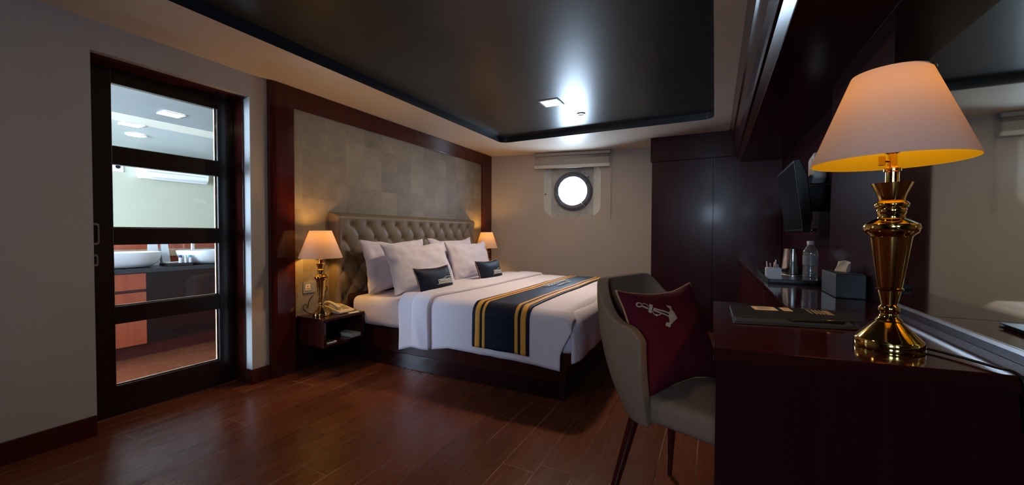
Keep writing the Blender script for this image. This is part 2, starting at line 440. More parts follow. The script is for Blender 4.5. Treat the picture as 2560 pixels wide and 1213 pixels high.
def holed(bm, outer, hole, mk):
    """flat plate: outer rect (a0,a1,b0,b1) minus a hole loop; mk(a,b)->3D"""
    a0, a1, b0, b1 = outer
    cx = sum(p[0] for p in hole)/len(hole); cy = sum(p[1] for p in hole)/len(hole)
    pts = list(hole)
    def proj(p):
        dx, dy = p[0]-cx, p[1]-cy; t = 1e9
        if dx > 1e-9: t = min(t, (a1-cx)/dx)
        if dx < -1e-9: t = min(t, (a0-cx)/dx)
        if dy > 1e-9: t = min(t, (b1-cy)/dy)
        if dy < -1e-9: t = min(t, (b0-cy)/dy)
        return (cx+dx*t, cy+dy*t)
    # insert hole points in direction of the corners
    full = []
    n = len(pts)
    corners = [(a0, b0), (a1, b0), (a1, b1), (a0, b1)]
    ang = lambda p: math.atan2(p[1]-cy, p[0]-cx)
    for i in range(n):
        p, q = pts[i], pts[(i+1) % n]
        full.append(p)
        for c in corners:
            ac = ang(c); ap = ang(p); d1 = (ac-ap) % (2*PI); d2 = (ang(q)-ap) % (2*PI)
            if 1e-6 < d1 < d2-1e-6 and d2 < PI:
                den = math.sin(ac)*(q[0]-p[0])-math.cos(ac)*(q[1]-p[1])
                t = (math.cos(ac)*(p[1]-cy)-math.sin(ac)*(p[0]-cx))/den
                full.append((p[0]+(q[0]-p[0])*t, p[1]+(q[1]-p[1])*t))
    vi = [bm.verts.new(mk(*p)) for p in full]; vo = [bm.verts.new(mk(*proj(p))) for p in full]
    m = len(full)
    for i in range(m):
        bm.faces.new((vi[i], vi[(i+1) % m], vo[(i+1) % m], vo[i]))
    return vi

# ================================================================== SETTING
ZC = 2.238
WL = -2.975
# floor
struct('floor', bx(-7.2, 0.75, -2.6, 5.9, -0.05, 0.0), 'floor')
# left wall with the sliding door opening (y 0.855..1.665, z to 2.078)
OY0, OY1, OZ = 0.853, 1.664, 2.078
bm = new_bm()
box(bm, -3.155, WL, -2.5, OY0, 0, 2.42)
box(bm, -3.155, WL, OY1, 1.80, 0, 2.42)
box(bm, -3.155, WL, OY0, OY1, OZ, 2.42)
box(bm, -3.155, WL, 1.80, 5.9, 0, 2.42)
struct('wall_left', bm, 'wall')
# pale painted return on the far jamb, then mahogany jamb lining
struct('trim_1', bx(-3.048, WL+0.0005, OY1-0.003, OY1+0.001, 0.105, OZ-0.002), 'jamb')
bm = new_bm()
box(bm, -3.155, -3.048, OY1-0.014, OY1, 0, OZ)
box(bm, -3.155, -3.022, OY0, OY0+0.014, 0, OZ)
box(bm, -3.155, -3.022, OY0+0.014, OY1-0.014, OZ-0.014, OZ)
struct('trim_2', bm, 'mahog', bevel=0.002)
# baseboards
def base_l(name, y0, y1, wrap0=False, wrap1=False):
    bm = new_bm(); box(bm, WL, WL+0.014, y0, y1, 0, 0.108)
    if wrap1: box(bm, -3.022, WL+0.014, y1, y1+0.014, 0, 0.108)
    if wrap0: box(bm, -3.022, WL+0.014, y0-0.014, y0, 0, 0.108)
    return struct(name, bm, 'mahog')
base_l('baseboard_left', -2.4, OY0-0.004)
base_l('baseboard_left', OY1, 1.776, wrap0=True)

# hull wall, slanted; local frame u along, w outward, z up
TA = math.atan(0.2085); CA, SA = math.cos(TA), math.sin(TA)
HO = Vector((-2.935, 5.04, 0))
def H(u, w, z): return HO + Vector((CA, SA, 0))*u + Vector((-SA, CA, 0))*w + Vector((0, 0, z))
PU, PZ, PR, PRO = 1.184, 1.703, 0.195, 0.272
hole = rrect(0.782, 1.569, 1.345, 2.085, 0.15, 8)
bm = new_bm()
holed(bm, (-0.3, 4.3, 0, 2.42), hole, lambda a, b: H(a, 0, b))
struct('wall_far', bm, 'wall', recalc=False)
bm = new_bm()   # thickness behind the wallboard: splayed reveal towards the hull plate
hin = rrect(0.875, 1.466, 1.352, 2.08, 0.012, 8)
A = [bm.verts.new(H(a, 0, b)) for a, b in hole]; B = [bm.verts.new(H(a, 0.075, b)) for a, b in hin]
for i in range(len(A)): bm.faces.new((A[i], A[(i+1) % len(A)], B[(i+1) % len(A)], B[i]))
struct('window_1', bm, 'reveal', smooth=True, autos=40)
bm = new_bm()
circ = [(PU+0.20*math.cos(2*PI*i/48), PZ+0.20*math.sin(2*PI*i/48)) for i in range(48)]
holed(bm, (0.70, 1.65, 1.25, 2.20), circ, lambda a, b: H(a, 0.075, b))
W1 = bpy.data.objects['window_1']
obj('hull_plate', bm, 'hull', W1, recalc=False, local=True)
# outer skin so no light leaks: plate behind the wall around the port
bm = new_bm()
holed(bm, (-0.6, 4.5, -0.1, 2.6), circ, lambda a, b: H(a, 0.14, b))
vi = [v for v in bm.verts]
struct('wall_hull_skin', bm, 'hull', recalc=False)
bm = new_bm()   # port ring: chunky, lumpy torus-like frame
n, k = 64, 10
rings = []
for i in range(n):
    a = 2*PI*i/n
    jit = 1+0.012*noise.noise(Vector((math.cos(a)*6, math.sin(a)*6, 0)))
    sec = [(PR, 0.14), (PR, 0.03), (PR+0.012, 0.012), (PR+0.045, 0.004), (PR+0.062, 0.018), (PRO*jit-0.004, 0.035), (PRO*jit, 0.055), (PRO*jit, 0.078)]
    rings.append([bm.verts.new(H(PU+r*math.cos(a), w, PZ+r*math.sin(a))) for r, w in sec])
for i in range(n):
    for j in range(7):
        bm.faces.new((rings[i][j], rings[(i+1) % n][j], rings[(i+1) % n][j+1], rings[i][j+1]))
obj('port_ring', bm, 'ring', W1, smooth=True, autos=50, local=True)
bm = new_bm()
vs = [bm.verts.new(H(PU+PR*math.cos(2*PI*i/48), 0.10, PZ+PR*math.sin(2*PI*i/48))) for i in range(48)]
bm.faces.new(vs)
obj('port_glass', bm, 'pglass', W1, local=True)
bm = new_bm()   # latches on the ring
tube(bm, [H(PU+0.16, 0.0, PZ+0.245), H(PU+0.19, -0.012, PZ+0.20), H(PU+0.235, -0.005, PZ+0.175)], 0.008, 6)
tube(bm, [H(PU+0.19, -0.012, PZ+0.20), H(PU+0.20, 0.0, PZ+0.235)], 0.006, 6)
obj('latch', bm, 'silver', W1, smooth=True, local=True)
bm = new_bm()
tube(bm, [H(PU+0.10, 0.005, PZ-0.165), H(PU+0.14, -0.01, PZ-0.185), H(PU+0.165, 0.0, PZ-0.215)], 0.009, 6)
obj('latch', bm, 'silver', W1, smooth=True, local=True)
bm = new_bm(); lathe(bm, [(0.011, 0), (0.011, 0.003)], 12)
bmesh.ops.transform(bm, matrix=Matrix.Translation(H(0.80, 0.012, 1.665)) @ Matrix.Rotation(TA, 4, 'Z') @ Matrix.Rotation(PI/2, 4, 'X'), verts=bm.verts[:])
obj('screw', bm, 'black', W1, local=True)

# bedroom ceiling (2.238) with recessed charcoal tray
TX0, TX1, TY0, TY1 = -2.395, -0.020, -1.6, 4.365
tr = rrect(TX0, TX1, TY0, TY1, 0.10, 6)
bm = new_bm(); holed(bm, (WL-0.1, 0.72, -2.6, 5.95), tr, lambda a, b: (a, b, ZC))
struct('ceiling', bm, 'ceil', recalc=False)
bm = new_bm(); lo = [bm.verts.new((a, b, ZC)) for a, b in tr]; hi = [bm.verts.new((a, b, ZC+0.067)) for a, b in tr]
for i in range(len(tr)): bm.faces.new((lo[i], lo[(i+1) % len(tr)], hi[(i+1) % len(tr)], hi[i]))
struct('trim_3', bm, 'trayedge')
bm = new_bm(); bm.faces.new([bm.verts.new((a, b, ZC+0.067)) for a, b in tr])
struct('ceiling_tray', bm, 'tray')
struct('ceiling_slab', bx(-7.2, 0.8, -2.7, 6.2, 2.42, 2.48), 'trayedge')

# right wall: plane 0.62 near the wardrobe, panelled pilaster at 0.54 behind the desk
struct('wall_right', bx(0.62, 0.72, -2.5, 5.9, 0, 2.42), 'dark')
bm = new_bm(); box(bm, 0.54, 0.62, -2.4, 2.625, 0, 1.88)
struct('trim_4', bm, 'dark', bevel=0.003)
# sloping timber bulkhead over desk
prof = [(0.126, ZC+0.01), (0.129, 2.225), (0.149, 2.105), (0.156, 2.115), (0.186, 1.985), (0.180, 1.965), (0.193, 1.900+0.012), (0.207, 1.925), (0.236, 1.895), (0.236, 1.880), (0.62, 1.880), (0.62, ZC+0.01)]
prof = [(0.126, ZC), (0.128, 2.228), (0.136, 2.20), (0.147, 2.12), (0.158, 2.11), (0.176, 2.00), (0.170, 1.985), (0.184, 1.945), (0.192, 1.930), (0.205, 1.93), (0.236, 1.893), (0.236, 1.880), (0.62, 1.880), (0.62, ZC)]
bm = new_bm(); prism(bm, prof, 4.92+2.4, 'y', -2.4)
struct('trim_5', bm, 'mahogy')
# wall behind the camera, with a window opening
bm = new_bm()
box(bm, -3.155, -0.28, -2.55, -2.4, 0, 2.42); box(bm, 0.14, 0.72, -2.55, -2.4, 0, 2.42)
box(bm, -0.28, 0.14, -2.55, -2.4, 0, 1.46); box(bm, -0.28, 0.14, -2.55, -2.4, 1.90, 2.42)
struct('wall_back', bm, 'dark')

# headboard wall: mahogany surround with recessed patchwork wallpaper
XF = -2.935
bm = new_bm()
def roundpost(y0, y1, z0, z1):
    pts = [(WL, y0), (WL+0.012, y0), (WL+0.026, y0+0.006), (XF-0.006, y0+0.02), (XF, y0+0.045), (XF, y1), (-2.957, y1), (WL, y1)]
    prism(bm, pts, z1-z0, 'z', z0)
roundpost(1.783, 1.972, 0, ZC-0.002)
box(bm, WL, XF, 1.972, 4.775, 2.078, ZC-0.002)
box(bm, WL, XF, 4.775, 5.034, 0, ZC-0.002)
struct('trim_6', bm, 'mahog', bevel=0.003)
struct('wall_headboard', bx(WL, -2.955, 1.972, 4.775, 0.43, 2.078), 'paper')
struct('trim_8', bx(WL, -2.953, 1.972, 4.775, 0, 0.43), 'dark')

# ------------------------------------------------------------------ sliding door
D1 = bpy.data.objects.new('door_1', None); COL.objects.link(D1); D1.location = (-3.17, 1.3, 0); D1['kind'] = 'structure'
MATX['door_1'] = Matrix.Translation(Vector((-3.17, 1.3, 0)))
DX0, DX1 = -3.200, -3.158
PY0, PY1 = 0.991, 1.544
ROWS = [(0.183, 0.553), (0.658, 1.026), (1.128, 1.503), (1.611, 1.979)]
bm = new_bm()
box(bm, DX0, DX1, 0.80, PY0, 0.006, 2.10); box(bm, DX0, DX1, PY1, 1.70, 0.006, 2.10)
zs = [0.006]+[z for r in ROWS for z in r]+[2.10]
for i in range(0, len(zs), 2): box(bm, DX0, DX1, PY0, PY1, zs[i], zs[i+1])
obj('door_frame', bm, 'doorw', D1, bevel=0.003)
for z0, z1 in ROWS:
    bm = bx(-3.182, -3.177, PY0, PY1, z0, z1)
    obj('pane', bm, 'pane', D1)
bm = new_bm()
for z0, z1 in ROWS:
    for r in ((PY0, PY0+0.006, z0, z1), (PY1-0.008, PY1, z0, z1), (PY0, PY1, z0, z0+0.006)):
        box(bm, -3.196, -3.183, *r)
obj('glazing_bead', bm, 'marble', D1)
bm = new_bm()   # recessed oval pull
h = rrect(0.893, 0.928, 1.028, 1.155, 0.016, 5); hi_ = rrect(0.901, 0.920, 1.040, 1.143, 0.009, 5)
def rim(bm, outer, inner, x0, x1):
    a = [bm.verts.new((x0, y, z)) for y, z in outer]; b = [bm.verts.new((x1, y, z)) for y, z in outer]
    c = [bm.verts.new((x1, y, z)) for y, z in inner]; d = [bm.verts.new((x0-0.004, y, z)) for y, z in inner]
    m = len(outer)
    for P, Q in ((a, b), (b, c), (c, d)):
        for i in range(m): bm.faces.new((P[i], P[(i+1) % m], Q[(i+1) % m], Q[i]))
    bm.faces.new(d)
rim(bm, h, hi_, DX1, DX1+0.008)
obj('pull_handle', bm, 'silver', D1, smooth=True, autos=40, label='silver recessed pull handle')
bm = new_bm(); rim(bm, rrect(0.895, 0.921, 0.905, 0.975, 0.012, 5), rrect(0.902, 0.914, 0.918, 0.962, 0.005, 5), DX1, DX1+0.008)
obj('lock', bm, 'silver', D1, smooth=True, autos=40, label='small silver lock plate')

# ------------------------------------------------------------------ bathroom shell
struct('wall_bathroom_back', bx(-7.1, -7.0, -1.3, 4.6, 0, 2.42), 'bathwall')
bm = new_bm(); box(bm, -7.1, -3.155, 4.5, 4.6, 0, 2.42)
struct('wall_bathroom_right', bm, 'bathwall')
bm = new_bm()
box(bm, -7.1, -6.7, -1.3, -1.2, 0, 2.42); box(bm, -3.6, -3.155, -1.3, -1.2, 0, 2.42)
box(bm, -6.7, -3.6, -1.3, -1.2, 0, 0.3); box(bm, -6.7, -3.6, -1.3, -1.2, 2.15, 2.42)
struct('wall_bathroom_left', bm, 'bathwall')
struct('ceiling_bathroom', bx(-5.05, -3.155, -1.2, 4.5, 2.238, 2.28), 'bathceil')
struct('ceiling_bathroom_beam', bx(-5.40, -5.05, -1.2, 4.5, 2.236, 2.28), 'bathceil2')
struct('ceiling_bathroom_far', bx(-7.0, -5.40, -1.2, 4.5, 2.240, 2.28), 'bathceil3')
bm = new_bm(); box(bm, -5.08, -5.03, -0.2, 4.0, 0, 1.10)
struct('wall_bathroom_partition', bm, 'bathwood')
struct('trim_7', bx(-5.03, -5.015, -0.2, 4.0, 0.86, 0.935), 'marble')

# ================================================================== CEILING LIGHTS
zc = ZC+0.067
def flatring(bm, o, i, z0, z1):
    a = [bm.verts.new((x, y, z1)) for x, y in o]; b = [bm.verts.new((x, y, z0)) for x, y in o]
    c = [bm.verts.new((x, y, z0)) for x, y in i]; d = [bm.verts.new((x, y, z1)) for x, y in i]
    m = len(o)
    for P, Q in ((a, b), (b, c), (c, d)):
        for k in range(m): bm.faces.new((P[k], P[(k+1) % m], Q[(k+1) % m], Q[k]))
for lx, ly, lab in ((-1.35, 3.40, 'square recessed ceiling light glowing warm in the dark ceiling tray'), (-1.35, 0.62, 'second square ceiling light in the tray, above the room behind the chair')):
    t = thing('downlight', lab, 'ceiling light', (lx, ly, zc))
    bm = new_bm(); flatring(bm, rrect(lx-.094, lx+.094, ly-.094, ly+.094, 0.006, 2), rrect(lx-.075, lx+.075, ly-.075, ly+.075, 0.004, 2), zc-0.006, zc)
    obj('frame', bm, 'white', t)
    obj('diffuser', bx(lx-.075, lx+.075, ly-.075, ly+.075, zc-0.004, zc-0.001), ('warm' if ly > 1 else 'warm2'), t)
t = thing('downlight', 'small round unlit spotlight in the dark ceiling tray beside the square light', 'ceiling light', (-1.21, 3.85, zc))
c = [(-1.21+0.042*math.cos(2*PI*i/32), 3.85+0.042*math.sin(2*PI*i/32)) for i in range(32)]
c2 = [(-1.21+0.030*math.cos(2*PI*i/32), 3.85+0.030*math.sin(2*PI*i/32)) for i in range(32)]
bm = new_bm(); flatring(bm, c, c2, zc-0.008, zc); obj('frame', bm, 'silver', t, smooth=True, autos=40)
bm = new_bm(); bm.faces.new([bm.verts.new((x, y, zc-0.003)) for x, y in c2]); obj('lens', bm, 'white', t)
def bath_light(x, y, s, rnd, label):
    t = thing('downlight', label, 'ceiling light', (x, y, 2.236))
    if rnd:
        o_ = [(x+s*math.cos(2*PI*i/28), y+s*math.sin(2*PI*i/28)) for i in range(28)]
        i_ = [(x+s*.85*math.cos(2*PI*i/28), y+s*.85*math.sin(2*PI*i/28)) for i in range(28)]
    else:
        o_ = rrect(x-s, x+s, y-s, y+s, 0.005, 2); i_ = rrect(x-s*.9, x+s*.9, y-s*.9, y+s*.9, 0.004, 2)
    bm = new_bm(); flatring(bm, o_, i_, 2.228, 2.236); obj('frame', bm, 'white', t)
    bm = new_bm(); bm.faces.new([bm.verts.new((a, b, 2.231)) for a, b in i_]); obj('diffuser', bm, 'cool', t)
bath_light(-4.64, 1.88, 0.085, False, 'square white ceiling light on the grey bathroom ceiling, nearest the door')
bath_light(-5.46, 1.87, 0.085, False, 'square white ceiling light beyond the cream ceiling beam')
bath_light(-6.00, 2.09, 0.095, True, 'round white ceiling light behind the door glass')

# ================================================================== BED
BY0, BY1 = 2.43, 4.40
BC = 3.415
t = thing('platform_bed', 'dark mahogany platform bed base under the white mattress', 'bed', (-1.85, BC, 0))
bm = new_bm(); box(bm, -2.835, -0.865, BY0+0.006, BY1, 0, 0.118)
obj('plinth', bm, 'plinth', t, bevel=0.003)
bm = new_bm(); box(bm, -2.835, -0.86, BY0, BY1+0.006, 0.121, 0.312)
obj('side_panel', bm, 'mahogy', t, bevel=0.004)
bm = new_bm()
pts = rrect(BY0-0.045, BY1+0.04, 0.30, 0.575, 0.035, 5)
prism(bm, pts, 0.018, 'x', -2.838)
obj('head_rail', bm, 'mahogy', t, bevel=0.002)

# headboard, deep buttoned
HX = -2.865
HY0, HY1, HZ0, HZ1 = 2.29, 4.50, 0.443, 1.282
t = thing('headboard', 'taupe leather headboard with deep diamond button tufting', 'headboard', (-2.90, 3.395, HZ0))
BP, RP = 0.1832, 0.1265
Yb0, Zb0 = 2.4695, 1.178
def tuft(y, z, soft=0):
    a = (y-Yb0)/(BP/2); b = (z-Zb0)/RP
    p = (a+b)/2; q = (a-b)/2
    s = abs(math.sin(PI*p))*abs(math.sin(PI*q))
    # distance to nearest button
    best = 9
    for rz in (math.floor(b), math.floor(b)+1):
        off = 0 if rz % 2 == 0 else 1
        k = round((a-off)/2)*2+off
        best = min(best, math.hypot((a-k)*BP/2, (b-rz)*RP))
    pit = 1-math.exp(-(best/0.026)**2)
    pl = s**0.42
    h = 0.45*pl+0.55*pit
    # border zones without tufting
    m = sstep(Zb0+0.065, Zb0+0.01, z)*sstep(HY0+0.02, HY0+0.085, y)*sstep(HY1-0.005, HY1-0.05, y)
    return 1-(1-h)*m
def hb(u, v):
    y = HY0+(HY1-HY0)*u; z = HZ0+(HZ1-HZ0)*v
    e = min((y-HY0), (HY1-y)); ez = HZ1-z
    rnd = 1.0
    R = 0.05
    for d in (e, ez):
        if d < R: rnd *= math.sqrt(max(0, 1-(1-d/R)**2))*0.75+0.25 if d > 0 else 0.25
    x = -2.955 + (0.088*rnd) + 0.036*(tuft(y, z)-0.78)*min(1, min(e, ez)/0.05+0.1)
    return (x, y, z)
us = lin(0, 1, 260); vs_ = lin(0, 1, 120)
bm = new_bm(); V = grid(bm, hb, us, vs_)
# close sides to the wall
for row in (V[0], V[-1]):
    e = [bm.verts.new((-2.955, v.co.y, v.co.z)) for v in row]
    for i in range(len(row)-1): bm.faces.new((row[i], row[i+1], e[i+1], e[i]))
topr = [V[i][-1] for i in range(len(us))]; e = [bm.verts.new((-2.955, v.co.y, v.co.z)) for v in topr]
for i in range(len(topr)-1): bm.faces.new((topr[i], topr[i+1], e[i+1], e[i]))
obj('upholstery', bm, 'leather', t, smooth=True)
hbt = t
for r in range(4):
    zb = Zb0-r*RP; n_b = 11 if r % 2 == 0 else 12
    y0 = Yb0 if r % 2 == 0 else Yb0-BP/2
    for k in range(n_b):
        yb = y0+k*BP
        bm = new_bm(); lathe(bm, [(0.0125, 0), (0.0115, 0.004), (0.007, 0.0075), (0.0, 0.009)], 12)
        bmesh.ops.transform(bm, matrix=Matrix.Translation((hb((yb-HY0)/(HY1-HY0), (zb-HZ0)/(HZ1-HZ0))[0]-0.001, yb, zb)) @ Matrix.Rotation(PI/2, 4, 'Y'), verts=bm.verts[:])
        obj('button', bm, 'leather', hbt, smooth=True)

# mattress
def softbox(bm, x0, x1, y0, y1, z0, z1, r, fn=None, n=(40, 40, 8)):
    """rounded box as a subdivided cube projected"""
    nx, ny, nz = n
    def P(x, y, z):
        cx = min(max(x, x0+r), x1-r); cy = min(max(y, y0+r), y1-r); cz = min(max(z, z0+r), z1-r)
        d = Vector((x-cx, y-cy, z-cz))
        if d.length > 1e-9: d = d.normalized()*r
        v = Vector((cx, cy, cz))+d
        if fn: v = fn(v)
        return v
    import itertools
    def sub(a, b, k):
        return [a, a+r*.3, a+r*.65, a+r] + lin(a+r, b-r, k)[1:-1] + [b-r, b-r*.65, b-r*.3, b]
    X, Y, Z = sub(x0, x1, nx), sub(y0, y1, ny), sub(z0, z1, nz)
    grid(bm, lambda a, b: P(a, b, z1), X, Y); grid(bm, lambda a, b: P(a, b, z0), X, Y)
    grid(bm, lambda a, b: P(a, y0, b), X, Z); grid(bm, lambda a, b: P(a, y1, b), X, Z)
    grid(bm, lambda a, b: P(x0, a, b), Y, Z); grid(bm, lambda a, b: P(x1, a, b), Y, Z)
    bmesh.ops.remove_doubles(bm, verts=bm.verts[:], dist=1e-5)
def mw(v):
    v = v.copy()
    v.z += 0.004*noise.noise(Vector((v.x*6, v.y*6, 1)))
    v.y += 0.006*noise.noise(Vector((v.x*9, v.z*14, 4)))*(1 if v.y < 2.6 else 0)
    return v
bm = new_bm(); softbox(bm, -2.812, -0.79, 2.395, 4.41, 0.318, 0.560, 0.055, mw)
m_ = obj('mattress', bm, 'linen2', smooth=True); tag(m_, 'white sheeted mattress lying on the dark bed base', 'mattress')

# duvet: cross-section over the bed, x along
DY0, DY1, DZT = 2.352, 4.452, 0.612
DRr = 0.085
def hem_near(x):
    pts = [(-2.30, .178), (-2.2, .184), (-2.06, .226), (-1.91, .219), (-1.74, .255), (-1.18, .243), (-1.0, .235), (-0.84, .222)]
    for (a, za), (b, zb) in zip(pts, pts[1:]):
        if x <= b: return za+(zb-za)*max(0, (x-a)/(b-a))
    return pts[-1][1]
def dsec(s, zn, zf, zt, y0=DY0, y1=DY1, r=DRr):
    """s in [0,1] -> (y,z,ny,nz) over: near drop, round, top, round, far drop"""
    l1 = zt-r-zn; l2 = PI/2*r; l3 = (y1-y0)-2*r; l4 = l2; l5 = zt-r-zf
    T = l1+l2+l3+l4+l5; d = s*T
    if d < l1: return y0, zn+d, -1, 0
    d -= l1
    if d < l2: a = d/r; return y0+r-r*math.cos(a), zt-r+r*math.sin(a), -math.cos(a), math.sin(a)
    d -= l2
    if d < l3: return y0+r+d, zt, 0, 1
    d -= l3
    if d < l4: a = d/r; return y1-r+r*math.sin(a), zt-r+r*math.cos(a), math.sin(a), math.cos(a)
    d -= l4
    return y1, zt-r-d, 1, 0
def wrinkle(x, y, z, side):
    w = 0.004*noise.noise(Vector((x*3.1, y*2.3, 0)))+0.003*noise.noise(Vector((x*8, y*5, 3)))
    if side:   # hanging folds: mostly vertical ridges leaning
        k = min(1, max(0, (0.56-z)/0.25))
        w += k*(0.010*noise.noise(Vector((x*7+z*2.2, 0.3, z*1.5)))+0.006*noise.noise(Vector((x*17+z*5, 1.3, z*3))))
    return w
FOOTX = -0.865
def duv(x, s, off=0.0, zn=None):
    zn_ = hem_near(x) if zn is None else zn
    zt = DZT-0.012*sstep(-1.2, -0.86, x) + 0.006*noise.noise(Vector((x*2, 5, 0)))
    y, z, ny, nz = dsec(s, zn_, 0.25, zt)
    # crown the top a little across the bed
    c = (y-DY0)/(DY1-DY0)
    w = wrinkle(x, y, z, nz < 0.5)+off
    # foot corner rounding
    return Vector((x, y+ny*w, z+nz*w + 0.004*math.sin(c*PI)*nz))
def xedge(s, xs, xt):
    """x as function of s: side value at near hem, top value over the bed"""
    return xs+(xt-xs)*sstep(0.13, 0.36, s)
bed_t = thing('duvet', 'white duvet spread over the bed with its hem hanging down the side', 'duvet', (-1.5, BC, 0.6))
S = lin(0, 1, 130)
bm = new_bm()
def duv_main(a, s):
    xl = xedge(s, -1.93, -1.86)-0.05; xr = FOOTX
    # the hem corner pulls in at the foot
    yy = duv(xr, s)
    xr2 = -0.868+0.075*sstep(0.30, 0.52, yy.z) if s < 0.5 else -0.80
    x = xl+(xr2-xl)*a
    p = duv(x, s)
    # round off towards foot edge on top
    d = x-(-0.88)
    if d > 0: p.z -= (d/0.085)**2*0.062*sstep(0.44, 0.58, p.z)
    return p
Vg = grid(bm, duv_main, lin(0, 1, 90), S)
obj('cover', bm, 'linen', bed_t, smooth=True, solid=0.012, recalc=False)
# foot drop
bm = new_bm()
def foot(a, b):
    y = 2.372+(4.42-2.372)*a
    # edges of the flap round into the corner
    top = 0.584+0.004*noise.noise(Vector((y*3, 0, 9)))-0.060*(1-sstep(2.372, 2.53, y))-0.03*sstep(4.35, 4.42, y)
    L = top-0.312-0.02*math.sin(a*2.5)
    r = 0.08; d = b*(L+r)
    if d < PI/2*r:
        an = d/r; x = -0.855+r*math.sin(an); z = top-r+r*math.cos(an)
    else:
        x = -0.775; z = top-r-(d-PI/2*r)
    k = sstep(0.55, 0.30, z)
    x += k*0.012*noise.noise(Vector((y*6, z*2, 2)))+0.012*k
    bulge = 0.012*math.sin(PI*min(1, max(0, (top-z)/0.3)))*sstep(2.39, 2.5, y)-0.02*(1-sstep(2.375, 2.42, y))
    return (x+bulge, y, z)
grid(bm, foot, lin(0, 1, 70), lin(0, 1, 26))
obj('foot_flap', bm, 'linen', bed_t, smooth=True, solid=0.010)
# folded back bands at the head
def band(xs0, xt0, xs1, xt1, off, name, hump=0.0, hz=0.0):
    bm = new_bm()
    def f(a, s):
        x0 = xedge(s, xs0, xt0); x1 = xedge(s, xs1, xt1)
        x = x0+(x1-x0)*a
        o = off*(1-(2*a-1)**26)
        p = duv(x, s, o+hump*math.sin(PI*a)**0.7, zn=hem_near(x)+hz)
        return p
    grid(bm, f, lin(0, 1, 22), S)
    return obj(name, bm, 'linen', bed_t, smooth=True, solid=0.010, recalc=False)
band(-2.215, -2.36, -2.035, -2.12, 0.010, 'turned_back_sheet', 0.007)
band(-2.075, -2.16, -1.905, -1.845, 0.020, 'fold_band', 0.009)

# bed runner over the duvet
rt = thing('bed_runner', 'navy bed runner with gold stripes and lettering across the white duvet', 'bed runner', (-1.3, BC, 0.6))
RX0s, RX0t, RX1s, RX1t = -1.525, -1.505, -1.080, -1.085
def runx(f, s):
    return xedge(s, RX0s+(RX1s-RX0s)*f, RX0t+(RX1t-RX0t)*f)
RH = 0.285
def runstrip(f0, f1, off, mat, name, n=16, lab=None):
    bm = new_bm()
    def f(a, s):
        x = runx(f0+(f1-f0)*a, s)
        # use the duvet's own parametrisation so cloth lies on cloth; start a bit above hem
        return duv(x, 0.018+s*0.965, off)
    grid(bm, f, lin(0, 1, n), lin(0, 1, 150))
    o = obj(name, bm, mat, rt, smooth=True, solid=0.002, recalc=False)
    return o
runstrip(0, 1, 0.006, 'navy', 'cloth', 26)
for f0, f1 in ((.058, .145), (.188, .235), (.757, .812), (.857, .945)):
    runstrip(f0, f1, 0.0085, 'gold', 'gold_stripe', 4)
def text_mesh(txt, size, font_shear=0.0):
    cu = bpy.data.curves.new('lettering', 'FONT'); cu.body = txt; cu.size = size; cu.align_x = 'CENTER'
    cu.extrude = 0.0; cu.shear = font_shear; cu.offset = 0.0015; cu.resolution_u = 2
    o = bpy.data.objects.new('lettering_tmp', cu); COL.objects.link(o)
    bpy.context.view_layer.update()
    dg = bpy.context.evaluated_depsgraph_get()
    me = bpy.data.meshes.new_from_object(o.evaluated_get(dg))
    bpy.data.objects.remove(o)
    return me
def letter_on_runner(txt, size, xbase, name):
    me = text_mesh(txt, size)
    bm = new_bm(); bm.from_mesh(me)
    bmesh.ops.subdivide_edges(bm, edges=[e for e in bm.edges if e.calc_length() > 0.04], cuts=1)
    for v in bm.verts:
        yy = 3.58+v.co.x; xx = xbase-v.co.y
        zt = DZT + 0.006*noise.noise(Vector((xx*2, 5, 0)))
        w = wrinkle(xx, yy, zt, False)+0.0175
        c = (yy-DY0)/(DY1-DY0)
        v.co = Vector((xx, yy, zt+w+0.004*math.sin(c*PI)))
    o = obj(name, bm, 'thread', rt, solid=0.0006, recalc=False)
    return o
letter_on_runner('DOULOS PHOS', 0.082, -1.325, 'lettering')
letter_on_runner('THE SHIP HOTEL', 0.044, -1.262, 'lettering')

# ------------------------------------------------------------------ pillows
def pillow_fn(w, h, t, pinch=0.10, seed=0, wr=0.006):
    def f(u, v, side):
        """u,v in [-1,1] -> local (a,b,c): a along width, b up, c out"""
        a = w/2*u*(1-pinch*(1-u*u*u*u)*0.0-pinch*(1-abs(v)**2.2)*0.0)
        # edges curve inward mid-side, corners stick out
        a = w/2*u*(1-pinch*0.55*(1-v*v)*abs(u)**2) + wr*0.45*noise.noise(Vector((v*3.3+seed, 2, u*1.5)))
        b = h/2*v*(1-pinch*0.95*(1-u*u)*abs(v)**2) + wr*0.45*noise.noise(Vector((u*3.7+seed, 9, v*1.5)))
        th = t/2*((1-u**4)**0.5 if abs(u) < 1 else 0)*((1-v**4)**0.5 if abs(v) < 1 else 0)
        th *= 0.72+0.28*(1-u*u)*(1-v*v)
        n = wr*noise.noise(Vector((u*2.2+seed, v*2.0, side*3)))+wr*0.5*noise.noise(Vector((u*6+seed, v*5, side*5)))
        # creases running out of the corners
        cc = abs(u*v)
        n += wr*1.2*cc*noise.noise(Vector(((u-v)*5+seed, (u+v)*1.2, 7)))
        edge = min(1, (1-abs(u))*8)*min(1, (1-abs(v))*8)
        return a, b, side*(th+n*edge)
    return f
def frame(cen, ux, up):
    ux = Vector(ux).normalized(); up = Vector(up).normalized(); nn = ux.cross(up).normalized()
    cen = Vector(cen)
    return lambda a, b, c: cen+ux*a+up*b+nn*c
